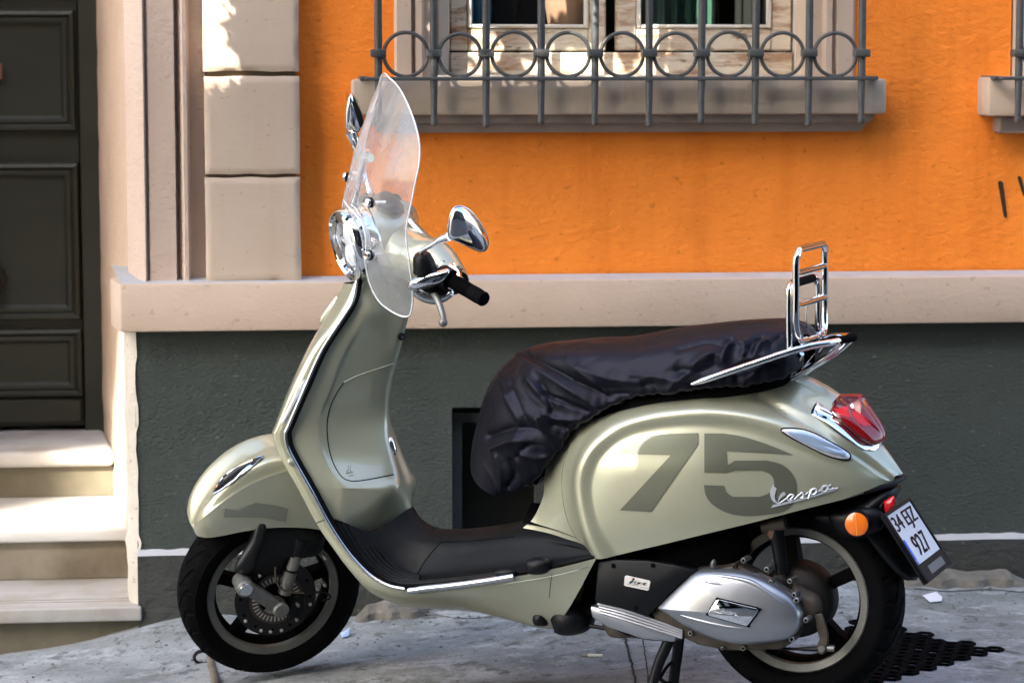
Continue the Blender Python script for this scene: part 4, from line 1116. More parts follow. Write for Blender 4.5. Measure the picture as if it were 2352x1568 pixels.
def wheel(name, c, R0, R1, hw, spokes, xf=None, hub=True, label=None, ang=0):
    w = part(name, tyre_mesh(c, R0, R1, hw, 24, -1), M['rubber'], None, 30, xf)
    w.name = name
    yo = hw*.80
    part('rim', lathe([(R0-.010, yo-.014), (R0-.020, yo-.022), (R0-.028, yo-.035), (R0-.030, 0), (R0-.028, -yo+.035), (R0-.012, -yo+.01), (R0+.001, -yo), (R0+.002, -yo+.01), (R0+.002, yo-.01)], c, (0, 1, 0), 96), M['rim_dark'], w, 40, xf)
    part('rim_ring', lathe([(R0+.002, yo-.010), (R0+.002, yo-.002), (R0-.001, yo+.0005), (R0-.017, yo-.004), (R0-.019, yo-.016)], c, (0, 1, 0), 120), M['rim_ring'], w, 40, xf)
    sp = MB()
    for i in range(spokes):
        a = ang+2*math.pi*i/spokes
        d = Vector((math.cos(a), 0, math.sin(a))); e = Vector((-math.sin(a), 0, math.cos(a)))
        P = []
        for r, wd, y0, y1 in ((.035, .017, -.012, .030), (.08, .013, -.006, .030), (R0-.030, .014, -.002, .026), (R0-.018, .022, .0, .026)):
            P.append([c+d*r+e*wd+Vector((0, y1, 0)), c+d*r-e*wd+Vector((0, y1, 0)), c+d*r-e*wd*1.1+Vector((0, y0, 0)), c+d*r+e*wd*1.1+Vector((0, y0, 0))])
        V = [p for q_ in P for p in q_]; Fc = []
        for k in range(3):
            for j in range(4): Fc.append((4*k+j, 4*k+(j+1) % 4, 4*k+4+(j+1) % 4, 4*k+4+j))
        b = MB(); b.add((V, Fc)); part('spoke', (b.V, b.F), M['rim_dark'], w, 30, xf)
    part('hub', lathe([(0, .045), (.03, .044), (.042, .034), (.044, -.02), (.03, -.04), (0, -.04)], c, (0, 1, 0), 40), M['rim_dark'], w, 40, xf)
    return w
CR = Vector((0, 0, .2365)); CF = AX0.copy()
rw = wheel('rear_wheel', CR, .1655, .2365, .062, 5, ang=R(12))
fwh = wheel('front_wheel', CF, .1655, .2300, .056, 5, MH, ang=R(100))
# brake disc, sensor ring
dm = MB(); dm.add(lathe([(.052, .058), (.100, .058), (.103, .060), (.103, .063), (.052, .063)], CF, (0, 1, 0), 72, True))
dsc = part('brake_disc', (dm.V, dm.F), M['disc'], fwh, 30, MH)
hl = MB()
for i in range(12):
    a = i*math.pi/6+.2
    for r in (.088,): hl.add(cyl(CF+Vector((r*math.cos(a), .0632, r*math.sin(a))), CF+Vector((r*math.cos(a), .0637, r*math.sin(a))), .0042, 10))
hl.build('disc_hole', M['black_matte'], fwh, 40, MH)
rv = MB()
for a in (-1.05, -1.32, -1.62, -2.7, -.5): rv.add(cyl(CF+Vector((.093*math.cos(a), .0632, .093*math.sin(a))), CF+Vector((.093*math.cos(a), .0655, .093*math.sin(a))), .0042, 10))
rv.build('disc_rivet', mat('bright_rivet', (.75, .75, .72), .3, .6), fwh, 40, MH)
part('sensor_ring', lathe([(.043, .066), (.066, .066), (.068, .070), (.043, .070)], CF, (0, 1, 0), 60, True), mat('dull_bronze', (.07, .05, .04), .5, .5), fwh, 40, MH)
sl = MB()
for i in range(36):
    a = 2*math.pi*i/36; d = Vector((math.cos(a), 0, math.sin(a))); e = Vector((-math.sin(a), 0, math.cos(a)))
    P = [CF+d*r+e*w+Vector((0, .0704, 0)) for r, w in ((.047, .0018), (.047, -.0018), (.061, -.0022), (.061, .0022))]
    sl.add(prism(P, (0, .0006, 0)))
sl.build('sensor_slot', mat('slot_light', (.42, .42, .38), .5, .3), fwh, 0, MH)

# front suspension arm and damper, drawn on the left of the wheel
def hs_(px, py, lat): return H(px, py, lat)
arm = MB()
a1, a2 = H(559, 1341, .088), H(643, 1396, .095)
def disc_at(c, r, y0, y1, bev=.004): return lathe([(0, y0), (r-bev, y0), (r, y0+bev), (r, y1-bev), (r-bev, y1), (0, y1)], (c.x, 0, c.z), (0, 1, 0), 40)
arm.add(disc_at(a1, .0225, .060, .118)); arm.add(disc_at(a2, .0200, .060, .112))
d = (a2-a1).normalized(); e = Vector((-d.z, 0, d.x))
def P3(c, y): return Vector((c.x, y, c.z))
arm.add(prism([P3(a1+e*.017, .078), P3(a1-e*.017, .078), P3(a2-e*.0165, .078), P3(a2+e*.0165, .078)], (0, .024, 0), .005, 2))
sa = part('suspension_arm', (arm.V, arm.F), M['alu'], None, 40, MH)
part('arm_cap', disc_at(a1, .0175, .112, .1205, .003), M['chrome_worn'], sa, 40, MH)
s1, s2 = H(679, 1272, .075), H(653, 1362, .080)
dmp = part('damper', tube([s1, s1.lerp(s2, .35), s1.lerp(s2, .36), s1.lerp(s2, .42), s1.lerp(s2, .43), s2], lambda t: .0165 if not (.3 < t < .7) else .0155, 24), M['alu'], None, 40, MH)
part('damper_boot', cyl(H(690,1235,.072), s1, .024, 24, .021), M['black'], dmp, 40, MH)
part('damper_ring', cyl(s1.lerp(s2, .38), s1.lerp(s2, .42), .0178, 24), M['black'], dmp, 40, MH)
fk = [(585,1200),(640,1195),(700,1200),(745,1215),(738,1262),(700,1275),(668,1268),(648,1290),(620,1318),(575,1322),(540,1312),(545,1290),(565,1262)]
part('fork_cover', pillow([H(x, y, .062) for x, y in fk], (0, .030, 0), 5, 3, True, .3), M['black'], None, 50, MH)
part('fork_blade', pillow([H(x, y, .085) for x, y in ((540,1310),(548,1285),(575,1240),(592,1200),(612,1200),(606,1235),(590,1275),(575,1315))], (0, .016, 0), 4, 3, True, .5), mat('fork_grey', (.012, .013, .013), .4, spec=.3), None, 50, MH)
part('brake_caliper', pillow([H(x, y, .06) for x, y in ((660,1365),(690,1355),(705,1375),(700,1408),(680,1425),(655,1420))], (0, .028, 0), 4, 3, True, .3), M['black'], None, 50, MH)
part('brake_hose', tube([H(x, y, .102) for x, y in ((632,1302),(634,1330),(645,1350),(668,1359),(698,1361))], .0026, 8, 6), mat('brown_hose', (.06, .045, .03), .5), None, 40, MH)
part('brake_hose', tube([H(x, y, .095) for x, y in ((722,1360),(740,1358),(757,1366),(756,1374),(742,1378))], .0026, 8, 6), M['black'], None, 40, MH)
for (x, y) in ((594,1316),(744,1277),(743,1338),(681,1383),(679,1417)): part('bolt', disc_at(H(x, y, .08), .0042, .07, .098, .001), M['alu'], sa, 40, MH)
# carcass of the fork behind the wheel, far side
part('steering_column', tube([Vector((1.27, 0, .42)), Vector((1.18, 0, .58)), Vector((1.02, 0, .90)), Vector((.95, 0, 1.02))], .03, 16), M['black_matte'])

# ------------------------------------------------------------------ front fender
FB = [(444,1213,.002),(448,1223,.024),(456,1231,.045),(480,1234,.066),(510,1230,.078),(560,1220,.086),(620,1212,.090),(680,1211,.090),(735,1216,.088),(790,1230,.086)]
FM = [(442,1211,.002),(443,1211,.022),(448,1204,.044),(468,1188,.070),(500,1162,.082),(552,1126,.088),(610,1098,.090),(672,1078,.090),(735,1068,.088),(790,1070,.084)]
FS = [(441,1209,.002),(443,1205,.018),(455,1176,.038),(478,1150,.054),(512,1116,.062),(560,1080,.066),(615,1054,.066),(670,1044,.066),(725,1045,.064),(780,1052,.060)]
FCN = [(441,1207,0),(445,1196,0),(462,1160,0),(486,1127,0),(516,1093,0),(558,1059,0),(605,1034,0),(655,1022,0),(705,1024,0),(760,1035,0)]
rows = [mirror_row([H(*a), H(*a).lerp(H(*b), .5)+Vector((0, .003, 0)), H(*b).lerp(H(*a), .06), H(*b).lerp(H(*c), .12), H(*c), H(*d)]) for a, b, c, d in zip(FB, FM, FS, FCN)]
V, Fc, nr, nc = loft(rows, 8, 8)
fender = part('front_fender', (V, Fc), M['paint'], None, 60, MH)
TFd = bvh(fender)
stripe = decal(TFd, [(517,1167),(546,1172),(587,1154),(624,1160),(662,1167),(659,1182),(656,1197),(600,1187),(513,1187)])
part('number_decal', stripe, mat('faded_decal', (.22, .228, .165), .36, .5, 1.0), fender, 60)['label'] = 'slanted olive stripe on the fender'
dv = decal(TFd, [(494,1133),(499,1122),(512,1101),(530,1085),(556,1070),(585,1058),(606,1050),(603,1056),(585,1068),(560,1088),(535,1105),(512,1123)], .003)
part('fender_crest', dv, M['black'], fender, 60)
q = ontoP(TFd, [(494,1134),(500,1120),(513,1101),(531,1085),(557,1070),(585,1058),(606,1050)], .004)
part('crest_edge', tube(q, .0028, 8, 4), M['chrome'], fender)
q = ontoP(TFd, [(606,1050),(585,1068),(560,1088),(535,1105),(512,1123),(494,1134)], .003)
part('crest_edge', tube(q, .0016, 8, 4), M['chrome_worn'], fender)
q = ontoP(TFd, [(520,1120),(527,1112),(560,1080),(575,1070),(580,1072),(562,1086),(540,1103)], .0045)
if len(q) > 5: part('crest_inset', pillow(q, Vector((0, .004, 0)), 3, 2, False), M['chrome'], fender)
# ------------------------------------------------------------------ handlebar head (steered)
def KA(x, y): return (1300+x/2.613)/1.7415, (750+y/2.613)/1.7415      # detail view of the handlebar
def KB(x, y): return (1200+x/1.425)/1.7415, (250+y/1.425)/1.7415      # detail view of the windscreen
HL = Vector((1.072, 0, 1.100)); HA = (Vector((1, .15, -.06))).normalized()
sec = [(-.235, .893, 1.054, .036, .030), (-.20, .900, 1.062, .046, .042), (-.15, .918, 1.075, .060, .058), (-.11, .938, 1.078, .064, .058), (-.07, .952, 1.080, .070, .062), (-.03, .962, 1.084, .074, .066), (0, .964, 1.085, .075, .068)]
sec = sec + [(-a, b, c, d, e) for a, b, c, d, e in sec[-2::-1]]
rows = []
for y, cx, cz, rx, rz in sec:
    rows.append([Vector((cx+rx*math.cos(a)*(1 if math.cos(a) > 0 else 1.0), y, cz+rz*math.sin(a))) for a in [2*math.pi*k/14 for k in range(14)]])
V, Fc, nr, nc = loft(rows, 3, 4, True)
hd = MB().add((V, Fc)).add(lathe([(.0885, -.046), (.0885, -.06), (.085, -.09), (.076, -.12), (.060, -.148), (.035, -.165), (0, -.172)], HL, HA, 56))
head = part('handlebar_cover', (hd.V, hd.F), M['paint'], None, 60, MH)
part('head_neck', tube([Vector((.965, 0, 1.03)), Vector((.985, 0, .985)), Vector((1.0, 0, .95))], .034, 20), M['black_matte'], None, 40, MH)
seamP = [HL+HA*(-.05)+Vector((0, .0885*math.cos(a), .0885*math.sin(a))) for a in [2*math.pi*k/40 for k in range(41)]]
part('lamp_seam', tube(seamP, .0014, 6), M['black_matte'], head, 40, MH)
# headlight
bez = part('headlight', lathe([(.072, .012), (.078, .020), (.084, .018), (.0885, .010), (.0905, -.002), (.0910, -.020), (.0905, -.040), (.088, -.046)], HL, HA, 72), M['chrome'], None, 50, MH)
part('lens', lathe([(.0755, .014), (.072, .017), (.055, .024), (.03, .029), (0, .031)], HL, HA, 56), M['lamp_glass'], bez, 60, MH)
part('reflector', lathe([(.0755, .012), (.066, -.012), (.045, -.034), (.02, -.045), (0, -.046)], HL, HA, 48), M['headlamp_in'], bez, 60, MH)
part('inner_bezel', lathe([(.074, .014), (.066, .019), (.060, .010), (.062, -.006)], HL, HA, 56), M['chrome'], bez, 50, MH)
lamp_in = MB()
lamp_in.add(box(HL.x-.03, HL.x+.008, -.060, .060, HL.z-.004, HL.z+.004)); lamp_in.add(lathe([(.026, -.01), (.026, .006), (.018, .010), (0, .011)], HL+Vector((0, 0, .024)), HA, 24)); lamp_in.add(lathe([(.026, -.01), (.026, .006), (.018, .010), (0, .011)], HL-Vector((0, 0, .026)), HA, 24))
lamp_in.build('lamp_insert', M['lamp_white'], bez, 40, MH)
# near handlebar end: chrome clamp, black hub, grip, lever
P = lambda x, y, l: H(*KA(x, y), l)
g0, g1 = P(1330, 975, .245), P(1665, 1170, .355)
gd = (g1-g0).normalized()
for sgn in (1, -1):
    def m_(v): return Vector((v.x, v.y*sgn, v.z))
    gr = part('grip', tube([m_(g0-gd*.012), m_(g0), m_(g0+gd*.002), m_(g0.lerp(g1, .25)), m_(g0.lerp(g1, .62)), m_(g0.lerp(g1, .63)), m_(g0.lerp(g1, .84)), m_(g0.lerp(g1, .85)), m_(g0.lerp(g1, .97)), m_(g1)],
              lambda t: [.026, .026, .0165, .0165, .0165, .0178, .0178, .0168, .0178, .0160][int(round(t*9))], 28), M['rubber'], None, 40, MH)
    rb = MB()
    for k in range(20):
        c = m_(g0.lerp(g1, .06+.55*k/20)); rb.add(lathe([(.0164, -.0012), (.0176, -.0004), (.0176, .0004), (.0164, .0012)], c, m_(g1)-m_(g0), 24))
    rb.build('grip_ribs', M['rubber'], gr, 40, MH)
    part('grip_hub', tube([m_(P(1245, 935, .215)), m_(P(1280, 950, .228)), m_(P(1330, 975, .245))], lambda t: (.030, .029, .026)[int(round(t*2))], 24), M['black'], gr, 40, MH)
    cl = part('control_clamp', tube([m_(Vector((.905, .178, 1.064))), m_(Vector((.904, .180, 1.064))), m_(Vector((.900, .20, 1.064))), m_(Vector((.895, .225, 1.060))), m_(P(1290, 935, .236))], lambda t: (.028, .038, .038, .035, .028)[int(round(t*4))], 28), M['chrome'], None, 50, MH)
    lv = [P(1010, 1075, .175), P(1060, 1078, .195), P(1120, 1088, .22), P(1160, 1140, .24), P(1200, 1235, .262), P(1228, 1320, .28), P(1243, 1380, .29)]
    lev = part('brake_lever', tube([m_(p) for p in lv], lambda t: .0062+.002*math.sin(t*3), 12, 4), M['alu'], None, 50, MH)
    part('lever_ball', lathe([(.0105*math.sin(a), -.0105*math.cos(a)) for a in [math.pi*k/10 for k in range(11)]], m_(P(1235, 1410, .292)), (0, 1, 0), 20), M['alu'], lev, 60, MH)
cr_ = [P(x_, y_, l_+.03) for x_, y_, l_ in ((862,1035,.185),(890,980,.19),(960,935,.195),(1080,890,.205),(1200,870,.215),(1285,850,.22),(1298,890,.225),(1240,965,.225),(1150,1005,.215),(1040,1025,.20),(965,1060,.19),(920,1085,.185),(880,1065,.185))]
part('clamp_arm', pillow(cr_, Vector((0, .016, 0)), 5, 3, True, .5), M['chrome'], None, 50, MH)
part('lower_switch', tube([P(930, 1075, .185), P(1000, 1120, .19), P(1130, 1155, .205), P(1240, 1140, .22), P(1320, 1095, .235)], lambda t: .008+.007*math.sin(math.pi*t), 14, 5), M['chrome_worn'], None, 50, MH)
part('switch_body', pillow([P(x, y, .215) for x, y in ((1005,1065),(1100,1030),(1220,990),(1300,1010),(1330,1070),(1240,1120),(1120,1120))], Vector((0, .025, 0)), 5, 3), M['black'], None, 50, MH)
part('switch_knob', pillow([P(x, y, .20) for x, y in ((1295,790),(1330,768),(1365,785),(1368,815),(1330,815))], Vector((0, .010, 0)), 4, 3), M['black'], None, 50, MH)
part('switch_knob', pillow([P(x, y, .20) for x, y in ((1370,835),(1400,840),(1408,880),(1375,870))], Vector((0, .010, 0)), 4, 3), M['black'], None, 50, MH)
# instrument hood
part('dash_hood', pillow([H(x, y, 0) for x, y in ((860,470),(875,452),(897,446),(915,456),(925,480),(900,490))], Vector((0, .055, 0)), 5, 3, True, .4), M['black'], None, 50, MH)
part('dash_trim', tube([P(880, 345, .05), P(930, 400, .065), P(985, 455, .08), P(1045, 515, .10), P(1085, 560, .11)], lambda t: .007-.003*t, 10, 5), M['chrome'], None, 50, MH)
# near mirror
ms0 = part('mirror_boot', tube([P(1040, 905, .215), P(1048, 850, .215), P(1030, 780, .213), P(1012, 715, .212), P(1006, 692, .212)], lambda t: (.027, .0275, .0255, .021, .016)[int(round(t*4))], 24), M['black'], None, 40, MH)
part('mirror_stem', tube([P(1008, 715, .212), P(1005, 675, .214), P(1035, 645, .220), P(1110, 605, .235), P(1190, 555, .250)], .0055, 12, 6), M['chrome'], None, 50, MH)
part('mirror_joint', tube([P(1185, 560, .249), P(1215, 540, .255), P(1290, 515, .27)], lambda t: (.0085, .0095, .010)[int(round(t*2))], 14), M['chrome'], None, 50, MH)
mo = [(1288,470),(1292,420),(1300,350),(1312,290),(1335,235),(1365,205),(1420,198),(1475,215),(1535,262),(1600,340),(1650,420),(1688,490),(1703,560),(1700,610),(1680,650),(1645,665),(1590,655),(1510,620),(1420,580),(1340,545),(1300,525)]
mg = sum((P(x, y, .29) for x, y in mo), Vector())/len(mo)
def mir(Q, thick, nm, m, par=None): return part(nm, pillow(Q, thick, 7, 3, True, .5), m, par, 60, MH)
mn = mir([P(x, y, .285+.00006*(1700-x)) for x, y in mo], Vector((.006, .024, 0)), 'mirror', M['chrome'])
part('mirror_rim', tube([P(x, y, .285+.00006*(1700-x)) for x, y in mo], .0022, 8, 3, True), M['chrome'], mn, 60, MH)
# far mirror
PB = lambda x, y, l: H(*KB(x, y), l)
fm = [(288,178),(272,215),(262,265),(259,320),(262,368),(280,392),(310,402),(340,400),(358,372),(364,340),(352,290),(335,240),(312,200)]
mf = mir([PB(x, y, -.30) for x, y in fm], Vector((.012, .020, 0)), 'mirror', M['chrome'])
part('mirror_glass', pillow([PB(x, y, -.288) for x, y in ((300,195),(318,225),(338,270),(354,325),(357,350),(345,372),(330,345),(312,280))], Vector((-.004, .010, 0)), 4, 3, False), M['black'], mf, 60, MH)
part('mirror_joint', tube([PB(290, 395, -.30), PB(305, 430, -.298), PB(325, 490, -.29), PB(335, 520, -.28)], lambda t: (.016, .013, .011, .010)[int(round(t*3))], 16), M['chrome'], None, 50, MH)
part('mirror_stem', tube([PB(335, 520, -.28), PB(350, 570, -.25), PB(375, 660, -.20), PB(395, 740, -.17), PB(398, 775, -.165)], .0060, 12, 5), M['chrome'], None, 50, MH)
part('mirror_nut', lathe([(.013*math.sin(a), -.010*math.cos(a)) for a in [math.pi*k/8 for k in range(9)]], PB(332, 532, -.275), (0, 1, 0), 16), M['black'], None, 50, MH)
part('mirror_boot', tube([PB(396, 810, -.155), PB(397, 785, -.155), PB(397, 765, -.155), PB(397, 752, -.155)], lambda t: (.026, .026, .022, .015)[int(round(t*3))], 20), M['black'], None, 40, MH)
# windscreen: a curved sheet of clear acrylic
XC = [(.90, 1.095), (1.00, 1.100), (1.10, 1.092), (1.20, 1.070), (1.30, 1.035), (1.40, .988), (1.50, .935)]
def xc(z):
    if z <= XC[0][0]: return XC[0][1]
    for (a, xa), (b, xb_) in zip(XC, XC[1:]):
        if z <= b: return xa+(xb_-xa)*(z-a)/(b-a)
    return XC[-1][1]
def sheet(y, z): return Vector((xc(z)-2.15*y*y, y, z))
OUT = [(0,1.494),(.035,1.493),(.07,1.483),(.105,1.462),(.14,1.43),(.168,1.39),(.184,1.34),(.190,1.28),(.192,1.22),(.196,1.17),(.207,1.12),(.214,1.06),(.214,1.01),(.206,.985),(.190,.980),(.165,.990),(.140,1.008),(.118,1.04),(.106,1.08),(.102,1.12),(.096,1.155),(.075,1.185),(.04,1.197),(0,1.200)]
OUT = [(y*1.03, z) for y, z in OUT]
full = OUT + [(-y, z) for y, z in OUT[-2:0:-1]]
full = [(p.x, p.y) for p in spline([Vector((y, z, 0)) for y, z in full], 4, True)]
bm = bmesh.new(); vs = [bm.verts.new((y, z, 0)) for y, z in full]
es = [bm.edges.new((vs[i], vs[(i+1) % len(vs)])) for i in range(len(vs))]
bmesh.ops.triangle_fill(bm, use_beauty=True, use_dissolve=False, edges=es)
for _ in range(4):
    lng = [e for e in bm.edges if e.calc_length() > .018]
    if lng: bmesh.ops.subdivide_edges(bm, edges=lng, cuts=1); bmesh.ops.triangulate(bm, faces=bm.faces[:])
bm.verts.index_update()
WSV = [sheet(v.co.x, v.co.y) for v in bm.verts]; WSF = [tuple(v.index for v in f.verts) for f in bm.faces]; bm.free()
ws = part('windscreen', (WSV, WSF), M['acrylic'], None, 60, MH)
part('screen_edge', tube([sheet(y, z) for y, z in full], .0021, 8, 0, True), M['acrylic_edge'], ws, 60, MH)
for (y, z) in ((.118, 1.115), (-.118, 1.115), (.095, 1.235), (-.095, 1.235)):
    p = sheet(y, z); n = Vector((1, 4.3*y, .3)).normalized()
    part('screen_bolt', cyl(p+n*.004, p+n*.012, .0105, 20, .0095, .002), M['chrome'], ws, 50, MH)
    part('bolt_washer', cyl(p-n*.006, p+n*.004, .0125, 20), M['black'], ws, 50, MH)
    part('screen_spacer', cyl(p-n*.006, p-n*.045, .004, 10), M['chrome'], ws, 50, MH)
for s in (-1, 1):
    if s > 0: part('screen_stay', tube([PB(300, 820, -.03), PB(322, 750, -.03), PB(345, 650, -.025), PB(366, 560, -.02)], .0062, 10, 6), M['chrome_worn'], None, 50, MH)
part('stay_bar', tube([PB(352, 545, -.03), PB(402, 545, -.0)], .011, 14), M['chrome_worn'], None, 50, MH)
part('stay_bar', tube([PB(380, 502, -.02), PB(380, 545, -.02)], .008, 12), M['chrome_worn'], None, 50, MH)

# ------------------------------------------------------------------ engine side
def KE(x, y): return (2050+x/1.2739)/1.7415, (1500+y/1.2739)/1.7415
E_ = lambda x, y, l: S(*KE(x, y), l)
part('engine_block', pillow([S(x, y, 0) for x, y in ((1372,1272),(1500,1238),(1640,1200),(1735,1176),(1742,1270),(1700,1300),(1640,1330),(1560,1420),(1420,1420),(1380,1390),(1300,1440),(1285,1440),(1300,1395),(1350,1370))], (0, .115, 0), 5, 3, True, .25), M['black_matte'])
part('sump', pillow([E_(x, y, .08) for x, y in ((205,1200),(240,1140),(330,1150),(390,1190),(410,1250),(385,1300),(320,1318),(245,1312),(215,1260))], (0, .06, 0), 5, 3, True, .4), M['black'])
part('bracket', pillow([E_(x, y, .11) for x, y in ((105,1230),(118,1200),(160,1196),(178,1225),(180,1270),(150,1278),(112,1268))], (0, .02, 0), 4, 3), M['black'])
cvo = [(905,1020),(955,988),(1060,984),(1160,992),(1240,1012),(1330,1055),(1410,1110),(1455,1165),(1474,1215),(1472,1265),(1445,1315),(1395,1345),(1310,1362),(1210,1368),(1110,1358),(1010,1330),(910,1285),(800,1215),(745,1180),(760,1160),(830,1090)]
back = part('transmission_case', prism([E_(x, y, .095) for x, y in ((880,1010),(960,970),(1090,960),(1180,940),(1270,985),(1350,1040),(1450,1120),(1500,1180),(1500,1250),(1470,1330),(1400,1372),(1280,1376),(1130,1378),(980,1350),(880,1300),(740,1200))], (0, .055, 0), .008, 2), M['rust_alu'])
cov = part('engine_cover', pillow([E_(x, y, .150) for x, y in cvo], (0, .045, 0), 9, 4, False, .33, ctr=E_(1110, 1190, .150)), M['silver'], None, 60)
part('cover_skirt', prism([E_(x, y, .150) for x, y in cvo], (0, -.03, 0), .003, 1), M['silver'], cov, 40)
TE = bvh(cov)
# raised ridges of the cover
for P, r in (([(935,1008),(1060,1020),(1190,1045),(1270,1085),(1360,1150),(1440,1215)], .006), ([(760,1180),(880,1230),(1000,1262),(1120,1285),(1235,1298)], .0045), ([(905,1040),(1000,1052),(1090,1070)], .004)):
    Q = ontoP(TE, [KE(x, y) for x, y in P], -.002)
    if len(Q) > 2: part('cover_ridge', tube(Q, lambda t, r=r: r*(.25+.75*math.sin(math.pi*min(.98, max(.02, t)))), 10, 6), M['silver'], cov, 60)
q = ontoP(TE, [KE(x, y) for x, y in ((1040,1142),(1060,1140),(1250,1186),(1254,1200),(1205,1268),(1195,1274),(1005,1222),(1000,1208))], .002)
if len(q) > 5:
    nn = (q[2]-q[0]).cross(q[5]-q[0]).normalized(); nn = nn if nn.y > 0 else -nn
    bd = part('cover_badge', prism([p+nn*.001 for p in q], nn*.005, .002, 2), M['chrome'], cov, 40)
    part('badge_surround', tube(q, .0022, 8, 3, True), M['black_matte'], cov, 40)
    su = MB(); c0 = q[7]; U = q[2]-q[1]; W_ = (q[0]-q[7])
    for P_, r in strokes:
        su.add(tube([q[7].lerp(q[0], .25)+U*(.15+.62*p.x)+W_*(.45*p.y) + nn*.0062 for p in spline([Vector((u, v, 0)) for u, v in P_], 4)], r*.35, 5))
    su.build('badge_script', M['chrome_worn'], bd, 40)
bl = part('transmission_cover', prism([E_(x, y, .150) for x, y in ((448,945),(520,930),(700,935),(830,955),(962,984),(905,1022),(830,1090),(770,1155),(702,1222),(560,1178),(432,1150),(440,1050))], (0, .020, 0), .006, 2), M['black'], None, 40)
TBk = bvh(bl)
bp = [(574,1022),(582,1018),(700,1044),(706,1052),(698,1092),(690,1096),(575,1072),(569,1066)]
q = ontoP(TBk, [KE(x, y) for x, y in bp], .0005)
if len(q) == 8: part('badge_plate', prism(q, (0, .003, 0), .001, 1), M['white'], bl, 40)
def text_mesh(txt, shear=0.0):
    cu = bpy.data.curves.new('t', 'FONT'); cu.body = txt; cu.size = 1.0; cu.shear = shear; cu.resolution_u = 3
    o = bpy.data.objects.new('t', cu); COL.objects.link(o); bpy.context.view_layer.update()
    me = bpy.data.meshes.new_from_object(o.evaluated_get(bpy.context.evaluated_depsgraph_get()))
    V = [v.co.copy() for v in me.vertices]; Fc = [tuple(p.vertices) for p in me.polygons]
    bpy.data.objects.remove(o); bpy.data.curves.remove(cu); bpy.data.meshes.remove(me)
    x0 = min(v.x for v in V); x1 = max(v.x for v in V); y0 = min(v.y for v in V); y1 = max(v.y for v in V)
    return [Vector(((v.x-x0)/(x1-x0), (v.y-y0)/(y1-y0), 0)) for v in V], Fc
def text_on(name, txt, org, U, W_, m, parent, shear=0, bold=0.0, xf=None):
    V, Fc = text_mesh(txt, shear); n = Vector(U).cross(Vector(W_)).normalized()
    out = MB()
    for dx_ in ((0,) if not bold else (-bold, 0, bold)):
        out.add(([org+U*(v.x+dx_)+W_*v.y+n*abs(dx_)*.0001 for v in V], Fc))
    return part(name, (out.V, out.F), m, parent, 0, xf)
if len(q) == 8:                          # badge lettering, read in a close view of the plate
    yq = max(p.y for p in q)+.0034
    def KJ(x, y): v = S((2480+x/14.7)/1.7415, (2280+y/14.7)/1.7415, yq); return v
    nY = Vector((0, .0005, 0))
    def bpoly(nm, pts, m): part(nm, prism([KJ(x, y) for x, y in pts], nY), m, bl, 0)
    bpoly('badge_letter', ((520,725),(600,640),(660,560),(740,490),(790,430),(880,480),(820,570),(720,700),(640,770),(560,760)), M['plate_black'])
    nY = Vector((0, .0009, 0))
    for c_, pts in (((.35,.004,.004), ((700,490),(760,430),(835,445),(810,520),(760,540))), ((.62,.55,.32), ((640,575),(690,520),(765,550),(715,610))), ((.05,.30,.16), ((600,620),(640,580),(710,612),(670,655))), ((.01,.12,.35), ((560,670),(600,625),(668,655),(620,705))), ((.01,.01,.10), ((515,720),(560,672),(618,705),(590,745)))):
        bpoly('badge_stripe', pts, mat('badge_stripe', c_, .4))
    nY = Vector((0, .0005, 0))
    for pts in (((770,660),(840,660),(830,685),(765,685)), ((835,700),(880,640),(950,630),(940,655),(890,680),(880,735),(840,725)), ((930,635),(1070,660),(1060,680),(920,655)), ((860,735),(1000,760),(990,780),(860,760)), ((980,825),(1060,700),(1110,685),(1230,710),(1150,800),(1095,780),(1040,830)), ((1220,705),(1340,730),(1330,750),(1210,725)), ((1330,800),(1350,740),(1420,745),(1470,710),(1545,720),(1430,860),(1340,830)), ((1540,760),(1590,770),(1580,790),(1530,780)), ((770,775),(980,820),(970,835),(760,795)), ((1200,820),(1330,845),(1320,860),(1190,840)), ((1440,870),(1600,895),(1590,910),(1430,890))):
        bpoly('badge_letter', pts, M['plate_black'])
    for pts in (((400,775),(640,815),(635,830),(395,795)), ((690,845),(1130,930),(1125,950),(685,865)), ((1180,955),(1680,1050),(1675,1070),(1175,975))): bpoly('badge_line', pts, M['grey_print'])
# ribbed silver case below
rib = part('crankcase', prism([E_(x, y, .105) for x, y in ((432,1152),(560,1180),(702,1224),(800,1260),(872,1296),(862,1338),(700,1322),(520,1262),(440,1212))], (0, .050, 0), .006, 2), M['silver'], None, 40)
for k in range(4):
    o_ = k*15
    part('case_rib', tube([E_(436+k*6, 1165+o_, .152), E_(560, 1195+o_, .154), E_(700, 1240+o_, .154), E_(866, 1302+o_*.75, .152)], .0042, 8, 5), M['silver'], rib)
part('case_bottom', pillow([E_(x, y, .09) for x, y in ((450,1225),(520,1265),(700,1325),(860,1345),(800,1350),(640,1330),(510,1328),(470,1280))], (0, .045, 0), 4, 3), M['rust_alu'])
